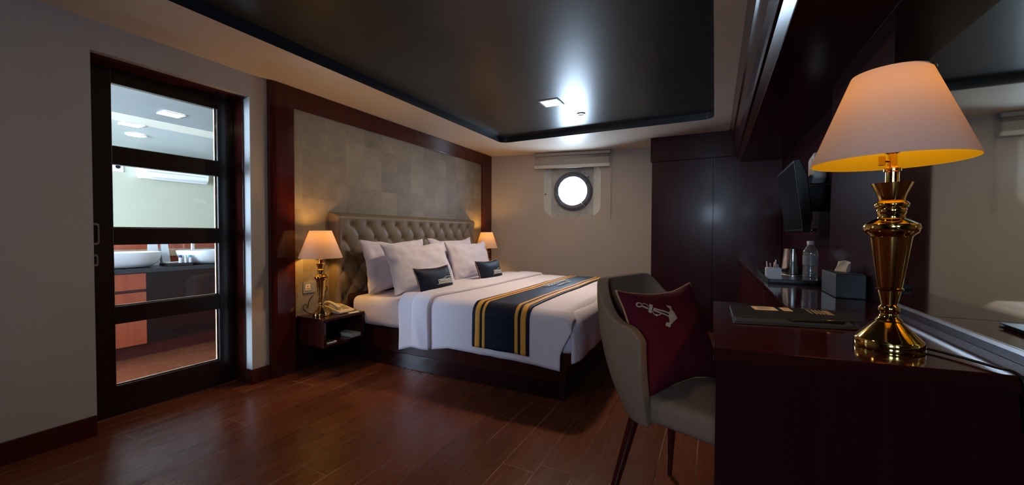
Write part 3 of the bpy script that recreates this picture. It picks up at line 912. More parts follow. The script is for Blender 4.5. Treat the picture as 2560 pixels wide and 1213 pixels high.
def pillow_bm(fn, fr, n=26):
    bm = new_bm()
    L = [math.sin(PI/2*x) for x in lin(-1, 1, n)]
    for side in (1, -1):
        grid(bm, lambda u, v: fr(*fn(u, v, side)), L, L)
    bmesh.ops.remove_doubles(bm, verts=bm.verts[:], dist=2e-4)
    return bm
def edge_loop(fn, fr, n=24):
    P = []
    L = [math.sin(PI/2*x) for x in lin(-1, 1, n)]
    P += [fr(*fn(u, -1, 1)) for u in L]; P += [fr(*fn(1, v, 1)) for v in L[1:]]
    P += [fr(*fn(u, 1, 1)) for u in L[::-1][1:]]; P += [fr(*fn(-1, v, 1)) for v in L[::-1][1:-1]]
    return P
def lean(dx, dz): return Vector((-dx, 0, dz))
def bed_pillow(cen, w, h, th, up, seed, label, ux=(0, 1, 0)):
    fn = pillow_fn(w, h, th, 0.17, seed, 0.024); fr = frame(cen, ux, up)
    o = obj('pillow', pillow_bm(fn, fr, 34), 'linen', smooth=True)
    tag(o, label, 'pillow', 'white bed pillows leaning on the headboard')
    return o
bed_pillow((-2.705, 2.86, 0.805), 0.84, 0.50, 0.15, lean(.10, .46), 1, 'white pillow against headboard nearest the nightstand with the phone')
bed_pillow((-2.715, 3.78, 0.806), 0.84, 0.50, 0.15, lean(.08, .46), 2.4, 'white pillow against headboard hidden behind the far front pillow')
bed_pillow((-2.475, 2.930, 0.795), 0.86, 0.475, 0.18, lean(.17, .44), 4.2, 'white front pillow behind the nearer navy cushion', (0.03, 1, 0))
bed_pillow((-2.525, 3.845, 0.79), 0.84, 0.46, 0.17, lean(.14, .44), 6.9, 'white front pillow behind the farther navy cushion', (-0.02, 1, 0))

def strip2d(bm, pts, widths, mk):
    """ribbon along 2D points with widths, mapped by mk(a,b)"""
    P = [Vector((a, b)) for a, b in pts]; n = len(P)
    if not isinstance(widths, (list, tuple)): widths = [widths]*n
    L = []
    for i in range(n):
        t = P[min(i+1, n-1)]-P[max(i-1, 0)]
        if t.length < 1e-9: t = Vector((1, 0))
        t.normalize(); nrm = Vector((-t.y, t.x))*widths[i]/2
        L.append((bm.verts.new(mk(*(P[i]+nrm))), bm.verts.new(mk(*(P[i]-nrm)))))
    for (a, b), (c, d) in zip(L, L[1:]): bm.faces.new((a, b, d, c))
def densify(pts, step=0.01):
    out = []
    for (a, b), (c, d) in zip(pts, pts[1:]):
        k = max(1, int(math.hypot(c-a, d-b)/step))
        for i in range(k): out.append((a+(c-a)*i/k, b+(d-b)*i/k))
    out.append(pts[-1]); return out
def surf_map(fn, fr, w, h, off):
    """2D point in the pillow plane -> on the front surface"""
    def mk(a, b):
        u = max(-.98, min(.98, a/(w/2))); v = max(-.98, min(.98, b/(h/2)))
        for _ in range(3):
            aa, bb, cc = fn(u, v, 1); u += (a-aa)/(w/2); v += (b-bb)/(h/2)
            u = max(-.98, min(.98, u)); v = max(-.98, min(.98, v))
        aa, bb, cc = fn(u, v, 1)
        return fr(a, b, cc+off)
    return mk
def lumbar(cen, label, seed, ex):
    w, h = 0.47, 0.245
    t = thing('lumbar_cushion', label, 'cushion', cen, 0, 'navy ship cushions on the bed')
    fn = pillow_fn(w, h, 0.115, 0.16, seed, 0.005); fr = frame(cen, (0, 1, 0), lean(.34, .94))
    obj('cover', pillow_bm(fn, fr, 26), 'navy', t, smooth=True)
    bm = new_bm(); tube(bm, edge_loop(fn, fr, 16), 0.0032, 6, closed=True)
    obj('piping', bm, 'piping', t, smooth=True, label='tan piping along the seam')
    mk = surf_map(fn, fr, w, h, 0.0025)
    bm = new_bm(); s = lambda *p: strip2d(bm, densify([((a-.012)*1.22+ex, -.018+(b+.012)*1.3) for a, b in p[0]]), p[1], mk)
    s([(-.105, -.036), (.129, -.036)], .003)
    s([(-.088, -.029), (.114, -.029)], .009)
    s([(-.086, -.020), (.106, -.020)], .006)
    s([(-.086, -.006), (-.084, -.031)], .0045)
    s([(-.088, -.007), (-.03, -.004), (.020, .009), (.095, .008), (.104, -.004), (.112, -.03)], .0035)
    s([(-.082, -.009), (-.03, -.010), (-.005, -.006), (.03, -.009), (.08, -.004), (.104, -.010)], .006)
    s([(-.07, -.015), (-.02, -.013), (.02, -.015), (.06, -.012), (.10, -.015)], .005)
    s([(-.003, .004), (-.003, -.02)], .006); s([(.015, .012), (.017, -.02)], .004)
    s([(.09, .006), (.098, -.02)], .004); s([(-.045, -.004), (-.045, -.02)], .004); s([(.05, .0), (.056, -.018)], .007)
    obj('ship_embroidery', bm, 'thread', t, recalc=False, label='pale ship outline embroidered on the cover')
lumbar((-2.135, 2.70, 0.700), 'navy lumbar cushion with ship emblem, the one nearer the camera', 3.3, 0.088)
lumbar((-2.135, 3.625, 0.703), 'navy lumbar cushion with ship emblem, the one nearer the hull wall', 8.1, 0.100)

# ================================================================== NIGHTSTANDS
NSX = -2.635
def nightstand(y0, y1, label):
    t = thing('nightstand', label, 'nightstand', (-2.955, (y0+y1)/2, 0.22))
    z0, z1, th = 0.22, 0.44, 0.02
    obj('top', bx(-2.955, NSX+0.004, y0-0.004, y1+0.002, z1-0.022, z1), 'mahogy', t, bevel=0.003)
    obj('side_panel', bx(-2.93, NSX, y0+0.03*0, y0+th, z0, z1-0.022), 'mahog', t, bevel=0.002)
    obj('side_panel', bx(-2.93, NSX, y1-th, y1, z0, z1-0.022), 'mahog', t, bevel=0.002)
    obj('bottom_panel', bx(-2.93, NSX, y0+th, y1-th, z0, z0+th), 'mahogy', t)
    obj('back_panel', bx(-2.954, -2.942, y0+0.005, y1-0.005, z0, z1-0.022), 'dark', t)
nightstand(1.995, 2.383, 'open mahogany wall-hung nightstand beside the bed holding phone and lamp')
nightstand(4.47, 4.80, 'mahogany wall-hung nightstand on the far side of the bed under the far lamp')

# ================================================================== TABLE LAMPS
def lamp(cx, cy, z0, label, hcup, hrim, htop, rb, rt_, rbase, energy, cord=None, sox=0.0, soy=0.0):
    """hcup: height of cup rim, hrim: lower shade rim, htop: top of shade"""
    t = thing('table_lamp', label, 'lamp', (cx, cy, z0), 0, 'brass table lamps with white shades')
    k = hcup/0.3715
    kr = rbase/0.0613
    P = [(0.0, 0), (.0605, 0), (.0613, .003), (.0613, .020), (.0585, .024), (.0240, .061), (.0240, .064), (.0215, .067), (.0170, .072), (.0155, .079),
         (.0185, .085), (.0192, .091), (.0165, .096), (.0138, .099), (.0205, .131), (.0245, .133), (.0248, .136), (.0215, .138), (.0365, .250),
         (.0385, .254), (.0470, .262), (.0500, .273), (.0475, .280), (.0330, .289), (.0245, .293), (.0232, .300), (.0255, .305), (.0262, .312), (.0250, .315), (.0290, .318), (.0306, .323), (.0290, .328),
         (.0225, .333), (.0250, .345), (.0362, .3715), (.0350, .3715), (.0200, .350), (.0, .345)]
    bm = new_bm(); lathe(bm, [(r*kr, z*k) for r, z in P if True], 56, (cx, cy, z0), cap=False)
    obj('body', bm, 'brass', t, smooth=True, autos=35)
    bm = new_bm(); lathe(bm, [(.012*kr, hcup*0.95), (.012*kr, hrim-0.022), (.0155*kr, hrim-0.020), (.0155*kr, hrim-0.013), (.009*kr, hrim-0.009), (.008*kr, hrim+0.018), (.017*kr, hrim+0.024), (.020*kr, hrim+0.032), (.013*kr, hrim+.060), (.012*kr, hrim+(htop-hrim)*0.70-0.05)], 32, (cx, cy, z0))
    obj('stem', bm, 'brass', t, smooth=True, autos=35)
    bm = new_bm()
    d = Vector((-Rv.x, -Rv.y, 0)); zz = z0+hrim+0.003
    p0 = Vector((cx, cy, zz)); tube(bm, [p0+d*0.008, p0+d*0.022], 0.003, 8)
    pk = p0+d*0.024; tube(bm, [pk+Vector((0, 0, -.010)), pk+Vector((0, 0, .010))], [0.006, 0.006], 10)
    obj('switch_knob', bm, 'brass', t, smooth=True, autos=40)
    bm = new_bm()
    lathe(bm, [(rb, hrim), (rb+0.0015, hrim+0.002), (rt_+0.001, htop-0.002), (rt_, htop)], 64, (cx+sox, cy+soy, z0), cap=False)
    obj('lamp_shade', bm, 'shade', t, smooth=True, recalc=True, label='white fabric shade glowing warm')
    bm = new_bm()   # spider ring at the top
    for a in (0, 2*PI/3, 4*PI/3):
        tube(bm, [(cx, cy, z0+htop-0.03), (cx+rt_*math.cos(a), cy+rt_*math.sin(a), z0+htop-0.006)], 0.0015, 6)
    lathe(bm, [(rt_-0.001, htop-0.005), (rt_-0.001, htop-0.001), (rt_-0.004, htop-0.001), (rt_-0.004, htop-0.005)], 48, (cx, cy, z0), cap=False)
    obj('shade_carrier', bm, 'brass', t, smooth=True)
    bm = new_bm(); hb_ = hrim+(htop-hrim)*0.70-0.05
    lathe(bm, [(.012, hb_), (.016, hb_+.012), (.027, hb_+.035), (.029, hb_+.050), (.022, hb_+.068), (.0, hb_+.076)], 24, (cx, cy, z0), cap=False)
    obj('bulb', bm, 'bulb', t, smooth=True)
    L = point_light('bulb_light', (0, 0, hrim+(htop-hrim)*0.70), energy, (1.0, 0.50, 0.10), 0.034)
    L.parent = t
    if cord:
        bm = new_bm(); tube(bm, smooth_path(cord, 6), 0.0028, 6); obj('cord', bm, 'black', t, smooth=True, label='black power cord')
    return t
MT['bulb'] = clear('lamp_bulb_glass', refl=0.02)
LE = 9.5
lamp(-2.785, 2.085, 0.44, 'brass lamp with white shade on the nightstand next to the phone', 0.420, 0.464, 0.682, 0.160, 0.080, 0.064, LE,
     cord=[(-2.84, 2.10, 0.447), (-2.90, 2.075, 0.447), (-2.935, 2.05, 0.47), (-2.945, 2.04, 0.50), (-2.940, 2.055, 0.525), (-2.945, 2.075, 0.51), (-2.94, 2.07, 0.49), (-2.945, 2.085, 0.50), (-2.95, 2.10, 0.55), (-2.945, 2.13, 0.585)])
lamp(-2.79, 4.652, 0.44, 'brass lamp with white shade at the far side of the bed by the hull wall', 0.420, 0.464, 0.682, 0.150, 0.080, 0.064, LE)
ZD = 0.845
lamp(0.351, 1.176, ZD, 'large brass lamp with white shade standing on the desk in the foreground', 0.371, 0.418, 0.614, 0.1375, 0.0665, 0.0600, LE*0.5, sox=-0.009, soy=-0.005,
     cord=[(0.407, 1.19, ZD+0.006), (0.43, 1.165, ZD+0.006), (0.455, 1.12, ZD+0.006), (0.475, 1.075, ZD+0.006), (0.492, 1.058, ZD+0.004), (0.50, 1.046, ZD-0.02), (0.505, 1.040, ZD-0.10)])

# ================================================================== NIGHTSTAND OBJECTS
t = thing('telephone', 'cream desk telephone on the nightstand between lamp and bed', 'telephone', (-2.808, 2.262, 0.44), math.radians(2))
def phone_parts(t):
    # local frame: +x towards the keypad end, y across
    bm = new_bm()
    prof = [(-0.095, 0.0), (0.105, 0.0), (0.112, 0.012), (0.105, 0.022), (0.0, 0.046), (-0.07, 0.060), (-0.095, 0.050)]
    prism(bm, prof, 0.155, 'y', -0.0775)
    obj('base', bm, 'cream', t, bevel=0.006, seg=3, local=True, smooth=True, autos=30)
    bm = new_bm()
    pts = smooth_path([(-0.090, -0.050, 0.072), (-0.05, -0.050, 0.081), (0.0, -0.050, 0.074), (0.05, -0.050, 0.056), (0.074, -0.050, 0.043)], 5)
    n = len(pts); rr = []
    for i in range(n):
        q = i/(n-1); rr.append(0.019-0.005*math.sin(PI*q) if 0.04 < q < 0.96 else 0.013)
    tube(bm, pts, rr, 14)
    obj('handset', bm, 'cream', t, smooth=True, local=True)
    for i in range(4):
        for j in range(3):
            x = 0.012+i*0.019; y = 0.0+j*0.021; z = 0.0445-(x)*0.23
            obj('key', bx(x-0.006, x+0.006, y-0.006, y+0.006, z-0.003, z+0.0035), 'boxgrey', t, local=True, bevel=0.001)
    bm = new_bm()
    pts = []
    for i in range(70):
        q = i/69; a = i*1.5
        c = Vector((-0.085+0.12*q, -0.095+0.012*math.sin(q*5), 0.010+0.030*(1-q)))
        pts.append(c+Vector((0, math.cos(a)*0.005, math.sin(a)*0.005)))
    tube(bm, pts, 0.0016, 5); obj('coiled_cord', bm, 'cream', t, smooth=True, local=True)
phone_parts(t)
bm = new_bm(); prism(bm, [(-2.690, 2.262), (-2.652, 2.248), (-2.642, 2.340), (-2.682, 2.355)], 0.004, 'z', 0.44)
tag(obj('notepad', bm, 'paperw'), 'white note card lying on the nightstand in front of the phone', 'notepad')
zb = 0.2405
bm = bx(-2.80, -2.655, 2.035, 2.125, zb, zb+0.009)
tag(obj('booklet', bm, 'paperw', bevel=0.001), 'thin booklet at the bottom of the open nightstand shelf', 'booklet', 'booklets in the nightstand')
bm = new_bm(); prism(bm, [(-2.80, 2.04), (-2.665, 2.03), (-2.66, 2.105), (-2.80, 2.11)], 0.008, 'z', zb+0.0095)
tag(obj('booklet', bm, 'leatherette', bevel=0.001), 'dark thin booklet lying on the pale one in the nightstand', 'booklet', 'booklets in the nightstand')
bm = bx(-2.82, -2.642, 2.265, 2.352, zb, zb+0.030)
tag(obj('book', bm, 'paperw', bevel=0.002), 'thick white book in the nightstand shelf on the bed side', 'book')
# wall socket
t = thing('wall_socket', 'grey double wall socket plate behind the bedside lamp', 'socket', (-2.955, 2.085, 0.66))
MT['plate'] = plain('grey_socket_plate', (0.25, 0.24, 0.26), 0.4)
obj('plate', bx(-2.955, -2.947, 2.046, 2.152, 0.610, 0.702), 'plate', t, bevel=0.002)
obj('outlet', bx(-2.947, -2.944, 2.062, 2.106, 0.632, 0.682), 'cream', t, bevel=0.001)
bm = new_bm(); 
for dy, dz in ((0, 0.012), (-0.008, -0.008), (0.008, -0.008)):
    box(bm, -2.944, -2.9425, 2.084+dy-0.003, 2.084+dy+0.003, 0.655+dz-0.004, 0.655+dz+0.004)
obj('outlet_hole', bm, 'black', t)
t = thing('plug', 'black power plug and cord in the wall beside the headboard', 'plug', (-2.945, 2.215, 0.655))
bm = new_bm(); lathe(bm, [(.016, 0), (.016, .02), (.008, .035)], 14)
bmesh.ops.transform(bm, matrix=Matrix.Translation((-2.955, 2.215, 0.655)) @ Matrix.Rotation(PI/2, 4, 'Y'), verts=bm.verts[:])
obj('plug_body', bm, 'black', t, smooth=True, autos=40)
bm = new_bm(); tube(bm, smooth_path([(-2.925, 2.215, 0.655), (-2.91, 2.235, 0.645), (-2.92, 2.235, 0.61), (-2.94, 2.205, 0.58), (-2.945, 2.18, 0.52), (-2.92, 2.2, 0.45)], 5), 0.003, 6)
obj('cord', bm, 'black', t, smooth=True)

# ================================================================== ROLLER BLIND
t = thing('roller_blind', 'rolled-up greige window blind with cream bottom bar above the porthole', 'blind', tuple(H(1.16, -0.03, 2.0)))
def hbox(bm, u0, u1, w0, w1, z0, z1):
    v = [bm.verts.new(H(u, w, z)) for u in (u0, u1) for w in (w0, w1) for z in (z0, z1)]
    for f in ((0, 1, 3, 2), (4, 6, 7, 5), (0, 4, 5, 1), (2, 3, 7, 6), (0, 2, 6, 4), (1, 5, 7, 3)): bm.faces.new([v[i] for i in f])
bm = new_bm(); hbox(bm, 0.645, 1.70, -0.075, -0.004, 2.190, 2.232)
MT['rail'] = plain('greige_headrail', (0.40, 0.37, 0.34), 0.5)
obj('headrail', bm, 'rail', t, bevel=0.004)
bm = new_bm(); tube(bm, [H(0.66, -0.036, 2.172), H(1.68, -0.036, 2.172)], 0.026, 16); obj('roller', bm, 'blind', t, smooth=True)
bm = new_bm(); hbox(bm, 0.655, 1.685, -0.050, -0.045, 2.055, 2.185); obj('fabric', bm, 'blind', t)
bm = new_bm(); hbox(bm, 0.650, 1.690, -0.060, -0.040, 2.018, 2.062); obj('bottom_bar', bm, 'blindbar', t, bevel=0.003, label='cream bottom bar')
bm = new_bm(); tube(bm, [H(1.705, -0.06, 2.20), H(1.706, -0.055, 1.9), H(1.700, -0.05, 1.6), H(1.704, -0.05, 1.315)], 0.0022, 6)
tube(bm, [H(1.694, -0.05, 2.20), H(1.694, -0.05, 1.8), H(1.698, -0.05, 1.33)], 0.0018, 6)
lathe(bm, [(0.004, 0), (0.006, 0.01), (0.003, 0.02)], 8, tuple(H(1.702, -0.05, 1.300)))
obj('pull_cord', bm, 'blindbar', t, smooth=True)
bm = new_bm(); tube(bm, [H(0.70, -0.0605, 2.041), H(0.715, -0.0605, 2.041)], 0.004, 6); obj('bar_clip', bm, 'rail', t)

# ================================================================== WARDROBE
t = thing('wardrobe', 'tall glossy dark mahogany wardrobe in the corner beside the porthole wall', 'wardrobe', (-0.03, 5.2, 0))
bm = new_bm(); 
prism(bm, [(-0.675, 4.935), (0.617, 4.935), (0.617, 5.74), (-0.675, 5.485)], 2.236, 'z', 0)
obj('carcass', bm, 'dark', t)
obj('cornice', bx(-0.690, 0.617, 4.916, 4.96, 1.955, 2.236), 'dark', t, bevel=0.003)
for x0, x1 in ((-0.675, -0.024), (-0.020, 0.616)):
    obj('door', bx(x0+0.002, x1-0.002, 4.920, 4.937, 0.06, 1.950), 'dark', t, bevel=0.003)

# ================================================================== DESK
t = thing('desk', 'glossy dark mahogany writing desk in the foreground', 'desk', (0.27, 1.35, 0))
top = [(0.0, 0.998)] + [(0.54*i/10, 0.998+0.062*(i/10)**1.3) for i in range(1, 11)] + [(0.54, 1.70), (-0.004, 1.70)]
bm = new_bm(); prism(bm, top, 0.032, 'z', ZD-0.032); obj('desktop', bm, 'desk', t, bevel=0.002, seg=2)
bm = new_bm(); e1_ = [(0.006, 1.012)]+[(0.54*i/8, 1.012+0.062*(i/8)**1.3) for i in range(1, 9)]
prism(bm, e1_+[(x, y+0.035) for x, y in e1_[::-1]], ZD-0.033, 'z', 0); obj('end_panel', bm, 'dark', t, bevel=0.002)
obj('modesty_panel', bx(0.50, 0.54, 1.115, 1.70, 0.0, ZD-0.033), 'dark', t)
# counter that continues along the wall to the wardrobe
t = thing('counter', 'glossy mahogany minibar counter running from the desk to the wardrobe', 'counter', (0.42, 3.3, 0))
bm = new_bm(); prism(bm, [(0.226, 1.702), (0.5385, 1.702), (0.5385, 2.627), (0.617, 2.627), (0.617, 4.912), (0.226, 4.915)], 0.030, 'z', ZD-0.030)
obj('worktop', bm, 'desk', t, bevel=0.003)
for y0, y1 in ((2.05, 2.55), (2.555, 3.35), (3.355, 4.13), (4.135, 4.91)):
    obj('cabinet_door', bx(0.243, 0.262, y0, y1-0.004, 0.07, ZD-0.034), 'mahog', t, bevel=0.002)
obj('carcass', bx(0.262, 0.536, 2.052, 4.908, 0.0, ZD-0.031), 'dark', t)
# wall mirror
t = thing('wall_mirror', 'large frameless mirror on the wall behind the desk', 'mirror', (0.54, 0.6, 0.875))
obj('mirror_glass', bx(0.5345, 0.5400, -1.0, 1.795, 0.876, 1.858), 'mirror', t)
# small dust-white bead along the mirror foot
obj('bottom_channel', bx(0.530, 0.540, -1.0, 1.797, 0.868, 0.8765), 'silver', t, label='thin metal channel under the mirror')

# television
t = thing('television', 'black wall-mounted television tilted down above the counter', 'television', (0.62, 3.08, 1.12))
TVY0, TVY1 = 2.755, 3.42
def tvx(z, d=0): return 0.445-(z-1.12)*0.12+d
bm = new_bm()
poly = [(tvx(1.12), 1.12), (tvx(1.53), 1.53), (tvx(1.53, .03), 1.535), (tvx(1.45, .055), 1.45), (tvx(1.2, .055), 1.2), (tvx(1.12, .03), 1.115)]
prism(bm, poly, TVY1-TVY0, 'y', TVY0); obj('housing', bm, 'black', t, bevel=0.004)
bm = new_bm()
v = [bm.verts.new(p) for p in ((tvx(1.135)-.0015, TVY0+.015, 1.135), (tvx(1.135)-.0015, TVY1-.015, 1.135), (tvx(1.515)-.0015, TVY1-.015, 1.515), (tvx(1.515)-.0015, TVY0+.015, 1.515))]
bm.faces.new(v); obj('screen', bm, 'screen', t)
bm = new_bm(); box(bm, 0.45, 0.619, 3.0, 3.16, 1.25, 1.40); obj('wall_bracket', bm, 'black', t, bevel=0.004)
bm = new_bm(); tube(bm, [(0.475, 2.80, 1.128), (0.515, 2.80, 1.128)], 0.009, 10); obj('cable_plug', bm, 'silver', t, smooth=True, label='small silver connector under the screen')
# white box on the wall behind the TV
t = thing('junction_box', 'small white box on the wall behind the television', 'junction box', (0.62, 3.15, 1.5))
bm = new_bm(); prism(bm, [(3.08, 1.46), (3.13, 1.43), (3.22, 1.43), (3.22, 1.60), (3.08, 1.62)], -0.075, 'x', 0.6195); obj('casing', bm, 'white', t, bevel=0.01)
obj('cover', bx(0.5395, 0.5445, 3.10, 3.20, 1.475, 1.585), 'white', t, bevel=0.002)

# ================================================================== COUNTER OBJECTS
def tray_bm(x0, x1, y0, y1, z, h, th=0.006):
    bm = new_bm()
    box(bm, x0, x1, y0, y1, z, z+0.005)
    for r in ((x0, x0+th, y0, y1), (x1-th, x1, y0, y1), (x0+th, x1-th, y0, y0+th), (x0+th, x1-th, y1-th, y1)): box(bm, *r, z+0.005, z+h)
    return bm
tag(obj('serving_tray', tray_bm(0.252, 0.530, 2.46, 3.08, ZD+0.0005, 0.022), 'black', bevel=0.002), 'low black serving tray on the counter holding bucket and bottle', 'tray')
ZT = ZD+0.0062
t = thing('ice_bucket', 'brushed steel ice bucket standing on the black tray', 'ice bucket', (0.425, 2.93, ZT))
bm = new_bm(); lathe(bm, [(0.0, 0), (.058, 0), (.060, .006), (.046, .158), (.047, .164), (.043, .164), (.055, .01), (0, .008)], 40, (0.425, 2.93, ZT), cap=False)
obj('body', bm, 'chrome', t, smooth=True, autos=40)
bm = new_bm(); lathe(bm, [(.0625, 0.0), (.0625, .008), (.060, .010)], 40, (0.425, 2.93, ZT), cap=False); obj('base_ring', bm, 'chrome', t, smooth=True)
t = thing('water_bottle', 'clear plastic water bottle with white cap on the black tray', 'bottle', (0.452, 2.58, ZT))
c = (0.452, 2.58, ZT)
prof = [(0.0, .004), (.020, .0), (.031, .004), (.033, .012)]
for i in range(9):
    z = .018+i*.014; prof += [(.033, z), (.0305, z+.006), (.033, z+.012)]
prof += [(.033, .150), (.031, .165), (.024, .180), (.015, .192), (.0135, .196), (.0135, .205), (.0, .205)]
bm = new_bm(); lathe(bm, prof, 36, c, cap=False); obj('body', bm, 'plastic', t, smooth=True)
bm = new_bm(); lathe(bm, [(.0162, .196), (.0165, .198), (.0165, .214), (.015, .216), (0, .216)], 28, c); obj('cap', bm, 'white', t, smooth=True, autos=40, label='white screw cap')
bm = new_bm(); lathe(bm, [(.0338, .090), (.0338, .140)], 36, c, cap=False)
MT['label'] = clear('translucent_label', tint=(0.7, 0.75, 0.8), refl=0.05, rough=0.3, body=0.35, bodycol=(0.55, 0.6, 0.68))
obj('paper_label', bm, 'label', t, smooth=True)
t = thing('tumbler', 'upturned drinking glass on the tray behind the water bottle', 'glass', (0.488, 2.79, ZT))
bm = new_bm(); lathe(bm, [(.036, 0), (.033, .118), (.030, .122), (0, .122)], 32, (0.488, 2.79, ZT), cap=False); obj('glass_wall', bm, 'glassw', t, smooth=True, autos=50)
bm = new_bm(); lathe(bm, [(.031, .108), (.031, .121), (0, .121)], 32, (0.488, 2.79, ZT), cap=False); obj('glass_base', bm, 'glassw', t, smooth=True, autos=50)
t = thing('sachet_holder', 'small white holder with sugar sachets on the black tray', 'holder', (0.298, 2.68, ZT))
cx, cy = 0.296, 2.66
obj('caddy', tray_bm(cx-0.036, cx+0.036, cy-0.03, cy+0.03, ZT, 0.062, 0.003), 'white', t, bevel=0.001)
random.seed(3)
for i in range(7):
    xx = cx-0.026+i*0.0085; a = random.uniform(-.25, .25); hgt = random.uniform(.075, .105)
    bm = bx(-0.0012, 0.0012, -0.017, 0.017, 0, hgt)
    bmesh.ops.transform(bm, matrix=Matrix.Translation((xx, cy+random.uniform(-.005, .005), ZT+0.006)) @ Matrix.Rotation(a*0.5, 4, 'Y') @ Matrix.Rotation(random.uniform(-.12, .12), 4, 'X'), verts=bm.verts[:])
    obj('sachet', bm, ['paperw', 'white', 'paperw', 'paperc'][i % 4], t)
# tissue box
t = thing('tissue_box', 'long dark leatherette tissue box on the counter beside the lamp', 'tissue box', (0.486, 2.12, ZD))
obj('box', bx(0.437, 0.533, 2.01, 2.25, ZD+0.0005, ZD+0.098), 'boxgrey', t, bevel=0.004, seg=3)
bm = new_bm()
def tis(a, b):
    z = ZD+0.096+0.05*b
    return (0.485+0.02*math.sin(a*5)*(1-b*0.3)+0.012*b, 2.09+0.085*a+0.02*b+0.006*math.sin(a*9+b*4), z-0.022*b*abs(a-0.6))
grid(bm, tis, lin(0, 1, 18), lin(0, 1, 8)); obj('tissue', bm, 'paperw', t, smooth=True, solid=0.001, label='white tissue pulled out of the slot')

# folder on desk
t = thing('leather_folder', 'black leather guest folder lying closed on the desk', 'folder', (0.2, 1.48, ZD))
fz = ZD+0.0008
def quad_prism(p, z0, h):
    bm = new_bm(); prism(bm, p, h, 'z', z0); return bm
obj('back_cover', quad_prism([(0.053, 1.290), (0.349, 1.353), (0.360, 1.600), (0.049, 1.552)], fz, 0.003), 'leatherette', t, bevel=0.001)
obj('pages', quad_prism([(0.057, 1.310), (0.338, 1.368), (0.352, 1.596), (0.054, 1.549)], fz+0.003, 0.005), 'pagegrey', t)
obj('front_cover', quad_prism([(0.052, 1.352), (0.368, 1.428), (0.358, 1.602), (0.048, 1.554)], fz+0.008, 0.003), 'leatherette', t, bevel=0.001)
t2 = thing('pen', 'slim black pen with gold clip on the near edge of the folder', 'pen', (0.29, 1.36, fz+0.008))
zp = fz+0.008+0.0065+0.0036
bm = new_bm(); tube(bm, [(0.185, 1.352, zp-0.0065), (0.20, 1.3545, zp-0.0065), (0.322, 1.381, zp-0.0065)], [0.0012, 0.0035, 0.0035], 10); obj('barrel', bm, 'black', t2, smooth=True)
bm = new_bm(); tube(bm, [(0.27, 1.3695, zp-0.002), (0.318, 1.380, zp-0.002)], 0.0011, 6); obj('clip', bm, 'brass', t2, smooth=True)
fz2 = fz+0.0111
def card(p, label, cat, marks):
    t = thing('card', label, cat, (p[0][0], p[0][1], fz2))
    obj('sheet', quad_prism(p, fz2, 0.0012), 'paperc', t)
    bm = new_bm(); a, b, c, d = [Vector(q) for q in p]
    for i in range(marks):
        s = 0.2+0.6*(i+0.5)/marks
        q0 = a+(d-a)*s; q1 = b+(c-b)*s
        l0 = q0+(q1-q0)*0.2; l1 = q0+(q1-q0)*(0.8 if i % 2 else 0.65)
        n = (d-a).normalized()*0.0011
        prism(bm, [tuple(l0-n), tuple(l1-n), tuple(l1+n), tuple(l0+n)], 0.0003, 'z', fz2+0.0013)
    obj('print', bm, 'ink', t, label='faint printed lines')
card([(0.118, 1.492), (0.183, 1.505), (0.176, 1.568), (0.111, 1.555)], 'cream printed card lying on the black folder, the larger one at left', 'card', 4)
card([(0.199, 1.512), (0.224, 1.517), (0.217, 1.572), (0.192, 1.567)], 'small cream printed card on the folder, right of the larger one', 'card', 2)
bm = new_bm()
for k, (xa, w) in enumerate(((0.268, 0.004), (0.281, 0.005), (0.291, 0.004), (0.300, 0.004), (0.309, 0.016))):
    prism(bm, [(xa, 1.500), (xa+w, 1.501), (xa+w-0.004, 1.572), (xa-0.004, 1.571)], 0.0008, 'z', fz+0.0111)
obj('gold_print', bm, 'goldink', t, label='gold printed bars near the right end')

# ================================================================== CHAIR
CH = Vector((-0.06, 1.62, 0)); CR = math.atan2(-0.34, 0.94)
t = thing('armchair', 'grey-brown tweed desk armchair with dark tapered wooden legs', 'chair', tuple(CH), CR)
def shell_path(p, top):
    """p in [-1,1]; near side negative y. returns (x,y) in local, top flag widens"""
    hw = 0.245 if top else 0.205; xb = -0.305 if top else -0.195; xf = -0.075 if top else -0.065
    r = 0.13
    La = (xf-xb)-r; Lc = PI/2*r; Lb = 2*(hw-r); T = 2*La+2*Lc+Lb
    d = (p+1)/2*T
    if d < La: return xf-d, -hw
    d -= La
    if d < Lc: a = d/r; return xb+r-r*math.sin(a), -hw+r-r*math.cos(a)
    d -= Lc
    if d < Lb: return xb, -hw+r+d
    d -= Lb
    if d < Lc: a = d/r; return xb+r-r*math.cos(a), hw-r+r*math.sin(a)
    d -= Lc
    return xb+r+d, hw
def shell(p, v):
    xt, yt = shell_path(p, True); xb_, yb_ = shell_path(p, False)
    ap = abs(p)
    # top height profile: back high, swooping to the arms
    ht = 0.925 - 0.150*sstep(0.36, 0.86, ap) - 0.050*max(0, (ap-0.84)/0.16)**2.2
    hb_ = 0.425
    k = v
    e = 1-(1-k)**2.2
    x = xb_+(xt-xb_)*e; y = yb_+(yt-yb_)*e
    z = hb_+(ht-hb_)*k
    # round the front edge lower corner
    return Vector((x, y, z))
bm = new_bm(); grid(bm, shell, lin(-1, 1, 70), lin(0, 1, 24))
o = obj('backrest', bm, 'tweed', t, smooth=True, local=True, solid=0.0)
s = o.modifiers.new('thickness', 'SOLIDIFY'); s.thickness = 0.045; s.offset = 0.0
b = o.modifiers.new('bevel', 'BEVEL'); b.width = 0.018; b.segments = 4; b.limit_method = 'ANGLE'; b.angle_limit = math.radians(50)
bm = new_bm()
def seatfn(v):
    v = v.copy()
    c = (1-(v.y/0.24)**2)*(1-((v.x-0.02)/0.28)**2)
    if v.z > 0.47: v.z += 0.014*max(0, c)
    if v.x > 0.1: v.y *= 1+0.06*(v.x-0.1)/0.17
    return v
